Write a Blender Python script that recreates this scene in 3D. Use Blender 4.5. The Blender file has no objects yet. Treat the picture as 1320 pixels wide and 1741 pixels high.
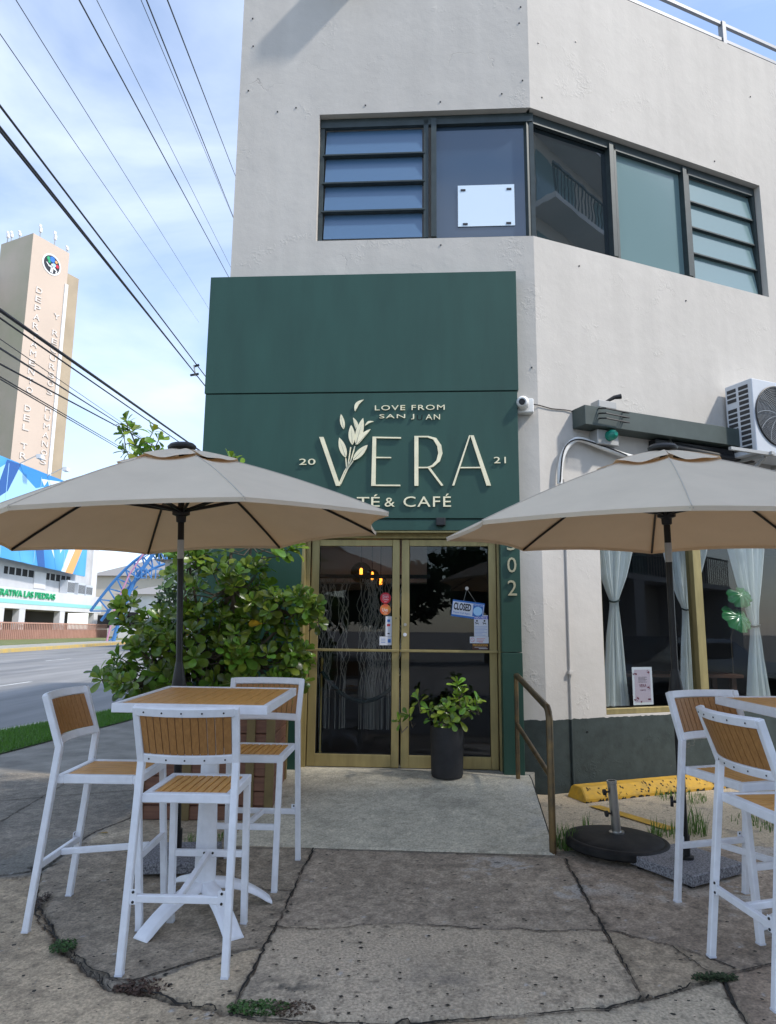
import bpy, bmesh, math, random
import numpy as np
from mathutils import Vector, Matrix
R = math.radians
random.seed(7)
scene = bpy.context.scene
col = scene.collection

# ------------------------------------------------------------------ camera, light, exposure
camd = bpy.data.cameras.new("camera"); cam = bpy.data.objects.new("camera", camd); col.objects.link(cam)
camd.sensor_fit = 'VERTICAL'; camd.sensor_height = 36; camd.sensor_width = 36
camd.lens = 1200 / 1741 * 36
camd.clip_start = 0.05; camd.clip_end = 3000
cam.matrix_world = Matrix.Translation((0, 0, 1.43)) @ Matrix.Rotation(R(90 + 9.57), 4, 'X') @ Matrix.Rotation(R(0.55), 4, 'Z')
scene.camera = cam
SUN = Vector((0.64, -0.27, 0.77)).normalized()
sd = bpy.data.lights.new("sun", 'SUN'); sd.energy = 2.0; sd.angle = R(3.2); sd.color = (1.0, 0.95, 0.88)
sun = bpy.data.objects.new("sun", sd); col.objects.link(sun)
sun.rotation_euler = SUN.to_track_quat('Z', 'Y').to_euler()
world = bpy.data.worlds.new("World"); scene.world = world; world.use_nodes = True
nt = world.node_tree; nt.nodes.clear()
N = nt.nodes.new; Lk = nt.links.new
out = N('ShaderNodeOutputWorld'); bg = N('ShaderNodeBackground'); bg.inputs[1].default_value = 0.15
sky = N('ShaderNodeTexSky'); sky.sky_type = 'NISHITA'; sky.sun_disc = False
sky.sun_elevation = math.asin(SUN.z); sky.sun_rotation = math.atan2(SUN.x, SUN.y)
sky.air_density = 1.0; sky.dust_density = 0.6; sky.ozone_density = 2.0
tc = N('ShaderNodeTexCoord'); mp = N('ShaderNodeMapping'); mp.inputs['Scale'].default_value = (1.0, 1.0, 2.6); mp.inputs['Rotation'].default_value = (0.15, 0.35, 0.5)
n1 = N('ShaderNodeTexNoise'); n1.inputs['Scale'].default_value = 1.9; n1.inputs['Detail'].default_value = 9; n1.inputs['Roughness'].default_value = 0.52; n1.inputs['Distortion'].default_value = 0.5
cr = N('ShaderNodeValToRGB'); cr.color_ramp.elements[0].position = 0.38; cr.color_ramp.elements[0].color = (0.10, 0.10, 0.10, 1); cr.color_ramp.elements[1].position = 0.70; cr.color_ramp.elements[1].color = (0.85, 0.85, 0.85, 1)
mx = N('ShaderNodeMix'); mx.data_type = 'RGBA'
mx.inputs[7].default_value = (3.7, 4.15, 5.0, 1)
Lk(tc.outputs['Generated'], mp.inputs[0]); Lk(mp.outputs[0], n1.inputs[0]); Lk(n1.outputs[0], cr.inputs[0])
Lk(cr.outputs[0], mx.inputs[0]); Lk(sky.outputs[0], mx.inputs[6]); Lk(mx.outputs[2], bg.inputs[0]); Lk(bg.outputs[0], out.inputs[0])
scene.view_settings.view_transform = 'Standard'; scene.view_settings.look = 'None'; scene.view_settings.gamma = 1
scene.view_settings.exposure = 1.03
scene.render.engine = 'CYCLES'
scene.cycles.max_bounces = 8; scene.cycles.transparent_max_bounces = 16

# ------------------------------------------------------------------ materials
def mat(name, c, rough=0.6, metal=0.0, var=0.0, vscale=6.0, bump=0.0, bscale=40.0, c2=None, spec=0.5, attr=None, emit=None, trans=0.0, tcol=None, detail=5, stretch=None, coat=0):
    m = bpy.data.materials.new(name); m.use_nodes = True
    t = m.node_tree; p = t.nodes['Principled BSDF']
    p.inputs['Base Color'].default_value = (*c, 1); p.inputs['Roughness'].default_value = rough; p.inputs['Metallic'].default_value = metal
    p.inputs['Specular IOR Level'].default_value = spec
    if coat: p.inputs['Coat Weight'].default_value = coat
    tcn = t.nodes.new('ShaderNodeTexCoord'); co = tcn.outputs['Object']
    if stretch:
        mpn = t.nodes.new('ShaderNodeMapping'); mpn.inputs['Scale'].default_value = stretch
        t.links.new(co, mpn.inputs[0]); co = mpn.outputs[0]
    src = None
    if attr:
        a = t.nodes.new('ShaderNodeAttribute'); a.attribute_name = attr; src = a.outputs['Color']
        t.links.new(src, p.inputs['Base Color'])
    if var or c2:
        n = t.nodes.new('ShaderNodeTexNoise'); n.inputs['Scale'].default_value = vscale; n.inputs['Detail'].default_value = detail; n.inputs['Roughness'].default_value = 0.6
        t.links.new(co, n.inputs[0])
        if c2:
            mxx = t.nodes.new('ShaderNodeMix'); mxx.data_type = 'RGBA'; mxx.inputs[6].default_value = (*c, 1); mxx.inputs[7].default_value = (*c2, 1)
            rp = t.nodes.new('ShaderNodeMapRange'); rp.inputs[1].default_value = 0.35; rp.inputs[2].default_value = 0.65
            t.links.new(n.outputs[0], rp.inputs[0]); t.links.new(rp.outputs[0], mxx.inputs[0]); t.links.new(mxx.outputs[2], p.inputs['Base Color'])
        else:
            mr = t.nodes.new('ShaderNodeMapRange'); mr.inputs[1].default_value = 0.3; mr.inputs[2].default_value = 0.7; mr.inputs[3].default_value = 1 - var; mr.inputs[4].default_value = 1 + var
            t.links.new(n.outputs[0], mr.inputs[0])
            vm = t.nodes.new('ShaderNodeVectorMath'); vm.operation = 'SCALE'
            if src is None: vm.inputs[0].default_value = c
            else: t.links.new(src, vm.inputs[0])
            t.links.new(mr.outputs[0], vm.inputs['Scale']); t.links.new(vm.outputs[0], p.inputs['Base Color'])
    if bump:
        nb = t.nodes.new('ShaderNodeTexNoise'); nb.inputs['Scale'].default_value = bscale; nb.inputs['Detail'].default_value = 6
        t.links.new(co, nb.inputs[0]); b = t.nodes.new('ShaderNodeBump'); b.inputs['Strength'].default_value = 1; b.inputs['Distance'].default_value = bump
        t.links.new(nb.outputs[0], b.inputs['Height']); t.links.new(b.outputs[0], p.inputs['Normal'])
    if emit: p.inputs['Emission Color'].default_value = (*c, 1); p.inputs['Emission Strength'].default_value = emit
    if trans:
        tr = t.nodes.new('ShaderNodeBsdfTranslucent'); tr.inputs[0].default_value = (*(tcol or c), 1)
        ms = t.nodes.new('ShaderNodeMixShader'); ms.inputs[0].default_value = trans
        o = t.nodes['Material Output']; t.links.new(p.outputs[0], ms.inputs[1]); t.links.new(tr.outputs[0], ms.inputs[2]); t.links.new(ms.outputs[0], o.inputs[0])
    return m

def glass(name, tint=(0.8, 0.85, 0.85), refl=1.0, ior=1.5, rough=0.0):
    m = bpy.data.materials.new(name); m.use_nodes = True; t = m.node_tree; t.nodes.clear()
    o = t.nodes.new('ShaderNodeOutputMaterial'); tr = t.nodes.new('ShaderNodeBsdfTransparent'); tr.inputs[0].default_value = (*tint, 1)
    g = t.nodes.new('ShaderNodeBsdfGlossy'); g.inputs[0].default_value = (refl, refl, refl, 1); g.inputs[1].default_value = rough
    f0 = t.nodes.new('ShaderNodeFresnel'); f0.inputs[0].default_value = ior; gg = t.nodes.new('ShaderNodeNewGeometry'); f = t.nodes.new('ShaderNodeMath'); f.operation = 'MULTIPLY'; iv = t.nodes.new('ShaderNodeMath'); iv.operation = 'SUBTRACT'; iv.inputs[0].default_value = 1; t.links.new(gg.outputs['Backfacing'], iv.inputs[1]); t.links.new(f0.outputs[0], f.inputs[0]); t.links.new(iv.outputs[0], f.inputs[1])
    s = t.nodes.new('ShaderNodeMixShader'); t.links.new(f.outputs[0], s.inputs[0]); t.links.new(tr.outputs[0], s.inputs[1]); t.links.new(g.outputs[0], s.inputs[2]); t.links.new(s.outputs[0], o.inputs[0])
    return m

def wall_mat():
    m = bpy.data.materials.new("painted_plaster"); m.use_nodes = True; t = m.node_tree; p = t.nodes['Principled BSDF']; p.inputs['Roughness'].default_value = 0.75; p.inputs['Specular IOR Level'].default_value = 0.3
    g = t.nodes.new('ShaderNodeNewGeometry'); sx = t.nodes.new('ShaderNodeSeparateXYZ'); t.links.new(g.outputs['Position'], sx.inputs[0])
    def noise(sc, det=5, dist=0.0, rough=0.6):
        n = t.nodes.new('ShaderNodeTexNoise'); n.inputs['Scale'].default_value = sc; n.inputs['Detail'].default_value = det; n.inputs['Distortion'].default_value = dist; n.inputs['Roughness'].default_value = rough
        t.links.new(g.outputs['Position'], n.inputs[0]); return n.outputs[0]
    def mr(s, a, b, c=0.0, d=1.0):
        n = t.nodes.new('ShaderNodeMapRange'); n.inputs[1].default_value = a; n.inputs[2].default_value = b; n.inputs[3].default_value = c; n.inputs[4].default_value = d; t.links.new(s, n.inputs[0]); return n.outputs[0]
    def math_(op, a, b):
        n = t.nodes.new('ShaderNodeMath'); n.operation = op
        for i, q in enumerate((a, b)):
            if isinstance(q, (int, float)): n.inputs[i].default_value = q
            else: t.links.new(q, n.inputs[i])
        return n.outputs[0]
    big = noise(0.8, 4); fine = noise(9, 6)
    # vertical weather streaks
    mpn = t.nodes.new('ShaderNodeMapping'); mpn.inputs['Scale'].default_value = (5, 5, 0.35); t.links.new(g.outputs['Position'], mpn.inputs[0])
    stn = t.nodes.new('ShaderNodeTexNoise'); stn.inputs['Scale'].default_value = 1.0; stn.inputs['Detail'].default_value = 5; t.links.new(mpn.outputs[0], stn.inputs[0])
    v = math_('MULTIPLY', math_('MULTIPLY', mr(big, 0.3, 0.7, 0.95, 1.04), mr(fine, 0.3, 0.7, 0.98, 1.02)), mr(stn.outputs[0], 0.35, 0.75, 1.02, 0.94))
    vm = t.nodes.new('ShaderNodeVectorMath'); vm.operation = 'SCALE'; vm.inputs[0].default_value = (0.56, 0.527, 0.482); t.links.new(v, vm.inputs['Scale'])
    lo = t.nodes.new('ShaderNodeVectorMath'); lo.operation = 'SCALE'; lo.inputs[0].default_value = (0.040, 0.052, 0.049); t.links.new(mr(fine, 0.3, 0.7, 0.8, 1.25), lo.inputs['Scale'])
    edge = math_('ADD', sx.outputs[2], mr(noise(14, 2), 0.3, 0.7, -0.006, 0.006))
    k = mr(edge, 0.645, 0.648)
    mxx = t.nodes.new('ShaderNodeMix'); mxx.data_type = 'RGBA'; t.links.new(k, mxx.inputs[0]); t.links.new(lo.outputs[0], mxx.inputs[6]); t.links.new(vm.outputs[0], mxx.inputs[7])
    # thin dirty hairline cracks, real dirt with a shape of its own
    vor = t.nodes.new('ShaderNodeTexVoronoi'); vor.feature = 'DISTANCE_TO_EDGE'; vor.inputs['Scale'].default_value = 0.55
    ad = t.nodes.new('ShaderNodeVectorMath'); ad.operation = 'ADD'
    nn_ = t.nodes.new('ShaderNodeTexNoise'); nn_.inputs['Scale'].default_value = 2.0; nn_.inputs['Detail'].default_value = 5; t.links.new(g.outputs['Position'], nn_.inputs[0])
    t.links.new(g.outputs['Position'], ad.inputs[0]); t.links.new(nn_.outputs['Color'], ad.inputs[1]); t.links.new(ad.outputs[0], vor.inputs[0])
    crack = math_('MULTIPLY', mr(vor.outputs[0], 0.0, 0.003, 1, 0), mr(noise(0.9, 2), 0.56, 0.64))
    mc = t.nodes.new('ShaderNodeMix'); mc.data_type = 'RGBA'; t.links.new(math_('MULTIPLY', crack, 0.45), mc.inputs[0]); t.links.new(mxx.outputs[2], mc.inputs[6]); mc.inputs[7].default_value = (0.2, 0.17, 0.14, 1)
    t.links.new(mc.outputs[2], p.inputs['Base Color'])
    # relief: smooth trowel waves, scabby patches, chips
    msk = mr(noise(1.9, 5, 0.6), 0.57, 0.68)
    rough = math_('MULTIPLY', math_('MULTIPLY', mr(noise(19, 6, 1.0, 0.6), 0.47, 0.68), msk), 0.0034)
    h = math_('ADD', math_('MULTIPLY', noise(3, 3), 0.008), rough)
    h = math_('ADD', h, math_('MULTIPLY', noise(60, 4), 0.0012)); h = math_('SUBTRACT', h, math_('MULTIPLY', crack, 0.003))
    b = t.nodes.new('ShaderNodeBump'); b.inputs['Strength'].default_value = 0.9; b.inputs['Distance'].default_value = 1.0; t.links.new(h, b.inputs['Height']); t.links.new(b.outputs[0], p.inputs['Normal'])
    return m

M = {
 'wall': wall_mat(),
 'green': mat('green_panel', (0.022, 0.070, 0.054), 0.5, var=0.14, vscale=1.6, bump=0.0006, bscale=3, stretch=(2.2, 2.2, .5), spec=0.4),
 'green_dark': mat('green_pillar_paint', (0.015, 0.060, 0.040), 0.5, var=0.1, vscale=3),
 'seam': mat('dark_seam', (0.008, 0.01, 0.01), 0.9),
 'gold': mat('anodised_gold_frame', (0.36, 0.29, 0.13), 0.42, 0.55, var=0.16, vscale=5, bump=0.0006, bscale=30, stretch=(3, 3, 0.6)),
 'letter': mat('cream_metal_letter', (0.88, 0.79, 0.54), 0.35, 0.2, var=0.12, vscale=8),
 'number': mat('dull_gold_number', (0.46, 0.42, 0.27), 0.4, 0.3), 'bronze': mat('bronze_pipe', (0.20, 0.13, 0.055), 0.42, 0.6, c2=(0.10, 0.075, 0.045), vscale=9, bump=0.001, bscale=30),
 'frame_dark': mat('dark_green_window_frame', (0.035, 0.05, 0.052), 0.5, 0.1, var=0.2, vscale=8),
 'pane_blue': None, 'white_metal': mat('white_powder_coat', (0.80, 0.81, 0.85), 0.4, var=0.07, vscale=14, bump=0.0005, bscale=50),
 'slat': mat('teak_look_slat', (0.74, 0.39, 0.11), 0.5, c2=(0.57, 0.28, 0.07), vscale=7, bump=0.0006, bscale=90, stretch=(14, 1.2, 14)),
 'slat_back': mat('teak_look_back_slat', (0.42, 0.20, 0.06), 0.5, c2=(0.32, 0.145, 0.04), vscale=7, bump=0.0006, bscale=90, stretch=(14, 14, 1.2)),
 'bolt': mat('bolt_steel', (0.05, 0.05, 0.05), 0.4, 0.8),
 'canvas': mat('beige_canvas', (0.90, 0.78, 0.60), 0.85, var=0.06, vscale=2.5, bump=0.010, bscale=3, trans=0.33, tcol=(0.42, 0.20, 0.07), spec=0.2),
 'seamcloth': mat('canvas_seam', (0.52, 0.45, 0.37), 0.9), 'black_metal': mat('black_metal', (0.016, 0.016, 0.018), 0.42, 0.3, bump=0.0004, bscale=60),
 'black_plastic': mat('black_plastic', (0.012, 0.012, 0.013), 0.5, var=0.3, vscale=20, bump=0.0008, bscale=60),
 'granite': mat('speckled_granite', (0.32, 0.32, 0.34), 0.6, c2=(0.07, 0.07, 0.085), vscale=95, detail=2, bump=0.001, bscale=90),
 'steel': mat('stainless_steel', (0.45, 0.44, 0.42), 0.28, 0.95),
 'rubber': mat('black_rubber', (0.006, 0.006, 0.007), 0.6, spec=0.25, bump=0.001, bscale=50, c2=(0.02, 0.019, 0.018), vscale=12),
 'yellow': mat('yellow_road_paint', (0.66, 0.36, 0.025), 0.7, c2=(0.46, 0.27, 0.04), vscale=11, bump=0.003, bscale=22),
 'pot': mat('charcoal_pot', (0.022, 0.022, 0.025), 0.6, var=0.2, vscale=14, bump=0.001, bscale=50),
 'soil': mat('soil', (0.03, 0.02, 0.014), 0.95, bump=0.01, bscale=40),
 'leaf': mat('glossy_leaf', (0.07, 0.16, 0.03), 0.26, attr='tint', var=0.25, vscale=18, trans=0.28, tcol=(0.16, 0.32, 0.03)),
 'leaf_bg': mat('background_leaf', (0.04, 0.09, 0.02), 0.6, attr='tint', var=0.2, vscale=3),
 'bark': mat('grey_bark', (0.12, 0.095, 0.07), 0.9, bump=0.004, bscale=40, var=0.3, vscale=12),
 'board': mat('composite_board', (0.215, 0.10, 0.06), 0.6, c2=(0.15, 0.066, 0.042), vscale=4, bump=0.0008, bscale=80, stretch=(1, 1, 14)),
 'olive': mat('olive_gold_post', (0.17, 0.12, 0.045), 0.55, var=0.2, vscale=7),
 'concrete': mat('ramp_concrete', (0.34, 0.315, 0.255), 0.85, attr='tint', var=0.34, vscale=70, bump=0.004, bscale=130, detail=8),
 'paving': mat('paving_concrete', (0.3, 0.3, 0.3), 0.86, attr='tint', var=0.42, vscale=75, bump=0.004, bscale=150, detail=9),
 'far_paving': mat('weathered_paving', (0.29, 0.265, 0.225), 0.9, c2=(0.17, 0.155, 0.13), vscale=2.2, bump=0.008, bscale=30, detail=10),
 'asphalt': mat('asphalt', (0.27, 0.262, 0.25), 0.85, c2=(0.165, 0.162, 0.157), vscale=1.0, bump=0.01, bscale=30, detail=12, stretch=(1, 0.10, 1)),
 'paint_white': mat('road_marking_white', (0.5, 0.5, 0.48), 0.8, var=0.3, vscale=5),
 'kerb': mat('kerb_concrete', (0.36, 0.34, 0.29), 0.85, var=0.2, vscale=3, bump=0.004, bscale=30),
 'kerb_yellow': mat('kerb_yellow', (0.62, 0.42, 0.10), 0.8, c2=(0.45, 0.36, 0.2), vscale=1.5),
 'soil_grass': mat('turf_soil', (0.05, 0.09, 0.022), 0.95, c2=(0.07, 0.12, 0.025), vscale=5, bump=0.02, bscale=40),
 'dry_grass': mat('dry_verge', (0.21, 0.20, 0.08), 0.95, c2=(0.12, 0.16, 0.05), vscale=1.2, bump=0.03, bscale=20),
 'blade': mat('grass_blade', (0.09, 0.2, 0.03), 0.55, attr='tint', trans=0.25, tcol=(0.16, 0.35, 0.04)),
 'white': mat('white_paint', (0.74, 0.74, 0.72), 0.6, var=0.06, vscale=2),
 'offwhite': mat('cooperative_wall', (0.66, 0.655, 0.65), 0.7, var=0.08, vscale=0.4),
 'greywall': mat('grey_block_wall', (0.50, 0.50, 0.50), 0.75, var=0.1, vscale=0.5),
 'teal': mat('teal_band', (0.30, 0.66, 0.62), 0.6), 'greentext': mat('green_sign_letter', (0.02, 0.36, 0.15), 0.5),
 'towerletter': mat('faded_tower_letter', (0.66, 0.61, 0.56), 0.7), 'tan': mat('tan_tower_render', (0.56, 0.45, 0.36), 0.8, var=0.05, vscale=0.1), 'tan_shaded': mat('tower_shaded_side', (0.50, 0.42, 0.33), 0.8, c2=(0.38, 0.36, 0.24), vscale=0.07),
 'tan_back': mat('tower_back', (0.40, 0.32, 0.22), 0.8, var=0.12, vscale=0.2),
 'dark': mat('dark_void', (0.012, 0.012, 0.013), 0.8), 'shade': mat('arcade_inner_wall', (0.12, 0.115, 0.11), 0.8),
 'brickfence': mat('terracotta_fence', (0.52, 0.30, 0.23), 0.7, var=0.1, vscale=1),
 'bb_blue': mat('billboard_blue', (0.03, 0.24, 0.58), 0.5, c2=(0.10, 0.42, 0.78), vscale=0.13, detail=1), 'bb_light': mat('billboard_pale', (0.36, 0.62, 0.86), 0.5), 'bb_orange': mat('billboard_orange', (0.85, 0.40, 0.14), 0.5), 'bb_deep': mat('billboard_deep_blue', (0.02, 0.10, 0.34), 0.5), 'bb_white': mat('billboard_white', (0.68, 0.78, 0.88), 0.5),
 'truss': mat('blue_truss_paint', (0.07, 0.23, 0.52), 0.5), 'pink': mat('pink_paint', (0.62, 0.30, 0.45), 0.6), 'roofgrey': mat('house_roof', (0.26, 0.25, 0.24), 0.8), 'housewall': mat('house_wall', (0.58, 0.53, 0.44), 0.8),
 'cable': mat('cable_rubber', (0.012, 0.012, 0.015), 0.7), 'beam': mat('green_grey_beam', (0.055, 0.075, 0.070), 0.55, var=0.15, vscale=5),
 'ac': mat('ac_casing', (0.56, 0.59, 0.63), 0.42, var=0.05, vscale=4), 'ac_dark': mat('ac_coil', (0.03, 0.032, 0.035), 0.6, var=0.4, vscale=60), 'wire': mat('grille_wire', (0.32, 0.33, 0.34), 0.4, 0.5),
 'galv': mat('galvanised_bracket', (0.42, 0.42, 0.41), 0.5, 0.3), 'railing': mat('aluminium_railing', (0.22, 0.235, 0.26), 0.5, 0.2),
 'curtain': mat('sheer_curtain', (0.84, 0.87, 0.87), 0.9, trans=0.25, tcol=(0.8, 0.85, 0.86), bump=0.001, bscale=30),
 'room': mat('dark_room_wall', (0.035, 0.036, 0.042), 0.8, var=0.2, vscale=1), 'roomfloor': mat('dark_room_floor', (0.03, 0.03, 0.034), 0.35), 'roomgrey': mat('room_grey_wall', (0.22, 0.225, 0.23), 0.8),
 'strand': mat('string_strand', (0.42, 0.39, 0.34), 0.8), 'smoke': glass('smoked_glass', (0.45, 0.40, 0.25), 0.9, 1.7),
 'bulb': mat('glowing_filament', (1.0, 0.30, 0.05), emit=7.0), 'signblue': mat('sign_blue', (0.03, 0.16, 0.50), 0.4), 'signpale': mat('sign_pale_blue', (0.38, 0.66, 0.92), 0.4), 'purple': mat('sign_purple', (0.10, 0.10, 0.50), 0.4),
 'red': mat('sticker_red', (0.55, 0.015, 0.03), 0.4), 'orange': mat('sticker_orange', (0.62, 0.10, 0.04), 0.4, c2=(0.75, 0.32, 0.06), vscale=14, detail=0), 'ink': mat('black_ink', (0.015, 0.015, 0.02), 0.5), 'amber': mat('amber_print', (0.62, 0.33, 0.04), 0.5), 'brownsign': mat('brown_sign', (0.09, 0.035, 0.02), 0.5),
 'paper': mat('paper_white', (0.66, 0.68, 0.74), 0.6), 'paper_lilac': mat('paper_lilac', (0.50, 0.42, 0.50), 0.6), 'burgundy': mat('burgundy_print', (0.16, 0.02, 0.05), 0.6), 'boardwhite': mat('white_board', (0.74, 0.86, 0.97), 0.3),
 'velvet': mat('dark_velvet', (0.01, 0.03, 0.03), 0.7), 'brass': mat('brass', (0.5, 0.36, 0.12), 0.3, 0.9), 'tealglass': mat('green_lamp_dome', (0.01, 0.22, 0.16), 0.25),
 'apart': mat('apartment_wall', (0.48, 0.45, 0.41), 0.8, var=0.1, vscale=0.4), 'monstera': mat('dark_green_leaf', (0.015, 0.15, 0.035), 0.22), 'wood_table': mat('dark_wood', (0.10, 0.04, 0.02), 0.4), 'carpaint': mat('silver_car_paint', (0.35, 0.36, 0.38), 0.25, 0.6, coat=0.5), 'moss': mat('moss_leaf', (0.04, 0.07, 0.02), 0.8, attr='tint'),
 'soot': mat('dark_litter', (0.02, 0.017, 0.013), 0.9),
}
def film(name, base, ior, rough, c2=None, scale=1.0):
    m = bpy.data.materials.new(name); m.use_nodes = True; t = m.node_tree; p = t.nodes['Principled BSDF']
    p.inputs['Base Color'].default_value = (*base, 1); p.inputs['Roughness'].default_value = rough; p.inputs['IOR'].default_value = ior; p.inputs['Specular IOR Level'].default_value = 0.5
    g = t.nodes.new('ShaderNodeNewGeometry'); n = t.nodes.new('ShaderNodeTexNoise'); n.inputs['Scale'].default_value = 1.1; n.inputs['Detail'].default_value = 3; t.links.new(g.outputs['Position'], n.inputs[0])
    b = t.nodes.new('ShaderNodeBump'); b.inputs['Strength'].default_value = 1; b.inputs['Distance'].default_value = 0.0015; t.links.new(n.outputs[0], b.inputs['Height']); t.links.new(b.outputs[0], p.inputs['Normal'])
    return m
M['pane_blue'] = film('blue_film_pane', (0.075, 0.15, 0.26), 1.8, 0.30)
M['pane_slate'] = film('slate_reflective_pane', (0.045, 0.075, 0.12), 1.8, 0.04)
M['pane_dark'] = film('dark_reflective_pane', (0.014, 0.022, 0.026), 2.6, 0.012)
M['pane_frost'] = film('frosted_pane', (0.17, 0.26, 0.27), 1.6, 0.12)
M['glass'] = glass('clear_glass', (0.88, 0.90, 0.90), 0.95, 1.5)

# ------------------------------------------------------------------ mesh helpers
def _tag(o, label=None, cat=None, group=None, kind=None):
    if label: o['label'] = label
    if cat: o['category'] = cat
    if group: o['group'] = group
    if kind: o['kind'] = kind
    return o
def thing(name, label, cat, loc=(0, 0, 0), group=None, rot=None):
    o = bpy.data.objects.new(name, None); col.objects.link(o); o.location = loc; o.empty_display_size = 0.1
    if rot: o.rotation_euler = rot
    return _tag(o, label, cat, group)
ABS = {}
def abspos(o):
    p = Vector((0, 0, 0))
    while o: p = p + Vector(o.location); o = o.parent
    return p
class MB:
    def __init__(s): s.v = []; s.f = []; s.c = []; s.mi = []
    def add(s, vs, fs, T=None, c=None, m=0):
        b = len(s.v)
        s.v += [tuple(T @ Vector(v)) if T is not None else tuple(v) for v in vs]
        s.f += [tuple(i + b for i in f) for f in fs]; s.c += [c] * len(vs); s.mi += [m] * len(fs); return s
    def box(s, a, b, T=None, c=None, m=0):
        x0, y0, z0 = a; x1, y1, z1 = b
        if x0 > x1: x0, x1 = x1, x0
        if y0 > y1: y0, y1 = y1, y0
        if z0 > z1: z0, z1 = z1, z0
        vs = [(x0, y0, z0), (x1, y0, z0), (x1, y1, z0), (x0, y1, z0), (x0, y0, z1), (x1, y0, z1), (x1, y1, z1), (x0, y1, z1)]
        return s.add(vs, [(3, 2, 1, 0), (4, 5, 6, 7), (0, 1, 5, 4), (1, 2, 6, 5), (2, 3, 7, 6), (3, 0, 4, 7)], T, c, m)
    def bar(s, p, q, w, h=None, T=None, up=(0, 0, 1), c=None):
        h = h or w; p = Vector(p); q = Vector(q); d = (q - p).normalized(); u = Vector(up)
        if abs(d.dot(u)) > 0.95: u = Vector((0, 1, 0))
        a = d.cross(u).normalized() * (w / 2); b = a.cross(d).normalized() * (h / 2)
        vs = [p - a - b, p + a - b, p + a + b, p - a + b, q - a - b, q + a - b, q + a + b, q - a + b]
        return s.add(vs, [(3, 2, 1, 0), (4, 5, 6, 7), (0, 1, 5, 4), (1, 2, 6, 5), (2, 3, 7, 6), (3, 0, 4, 7)], T, c)
    def tube(s, pts, r, n=10, T=None, cap=True, c=None):
        pts = [Vector(p) for p in pts]; m = len(pts); rs = r if isinstance(r, (list, tuple)) else [r] * m
        vs = []; ref = None
        for i, p in enumerate(pts):
            d = (pts[min(i + 1, m - 1)] - pts[max(i - 1, 0)]).normalized()
            if ref is None: ref = d.orthogonal().normalized()
            ref = (ref - d * ref.dot(d)).normalized(); b = d.cross(ref)
            vs += [p + (ref * math.cos(2 * math.pi * k / n) + b * math.sin(2 * math.pi * k / n)) * rs[i] for k in range(n)]
        fs = [(i * n + k, i * n + (k + 1) % n, (i + 1) * n + (k + 1) % n, (i + 1) * n + k) for i in range(m - 1) for k in range(n)]
        if cap: fs += [tuple(range(n))[::-1], tuple(range((m - 1) * n, m * n))]
        return s.add(vs, fs, T, c)
    def lathe(s, prof, n=32, T=None, c=None):
        vs = [(r * math.cos(2 * math.pi * k / n), r * math.sin(2 * math.pi * k / n), z) for r, z in prof for k in range(n)]
        fs = [(i * n + k, i * n + (k + 1) % n, (i + 1) * n + (k + 1) % n, (i + 1) * n + k) for i in range(len(prof) - 1) for k in range(n)]
        fs += [tuple(range(n))[::-1], tuple(range((len(prof) - 1) * n, len(prof) * n))]
        return s.add(vs, fs, T, c)
    def prism(s, poly, z0, z1, T=None, c=None):
        n = len(poly); ar = sum(poly[i][0] * poly[(i + 1) % n][1] - poly[(i + 1) % n][0] * poly[i][1] for i in range(n))
        if ar < 0: poly = poly[::-1]
        vs = [(x, y, z0) for x, y in poly] + [(x, y, z1) for x, y in poly]
        fs = [tuple(range(n))[::-1], tuple(range(n, 2 * n))] + [(i, (i + 1) % n, n + (i + 1) % n, n + i) for i in range(n)]
        return s.add(vs, fs, T, c)
    def build(s, name, m, parent=None, bevel=0.0, smooth=False, loc=None, seg=1, mats=None):
        me = bpy.data.meshes.new(name); off = Vector((0, 0, 0))
        if parent is not None: off = abspos(parent)
        o = bpy.data.objects.new(name, me); col.objects.link(o)
        if parent is not None: o.parent = parent
        elif loc is not None: o.location = loc; off = Vector(loc)
        me.from_pydata([tuple(Vector(v) - off) for v in s.v], [], s.f); me.update()
        for q in (mats or [m]): me.materials.append(q)
        if mats: me.polygons.foreach_set('material_index', s.mi)
        if any(c is not None for c in s.c):
            a = me.color_attributes.new('tint', 'FLOAT_COLOR', 'POINT')
            a.data.foreach_set('color', [x for c in s.c for x in (*(c or (0.1, 0.1, 0.1)), 1)])
        if bevel:
            bm = bmesh.new(); bm.from_mesh(me); bmesh.ops.bevel(bm, geom=[e for e in bm.edges if e.is_manifold and e.calc_face_angle(0) > 0.6], offset=bevel, segments=seg, profile=0.7, affect='EDGES', clamp_overlap=True); bm.to_mesh(me); bm.free()
        if smooth:
            for p_ in me.polygons: p_.use_smooth = True
            try: me.set_sharp_from_angle(angle=R(38))
            except Exception: pass
        return o
def single(mb, name, m, label, cat, group=None, kind=None, loc=None, **k):
    if loc is None:
        v = np.array(mb.v); loc = (float(v[:, 0].mean()), float(v[:, 1].mean()), float(v[:, 2].min()))
    return _tag(mb.build(name, m, loc=loc, **k), label, cat, group, kind)
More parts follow.
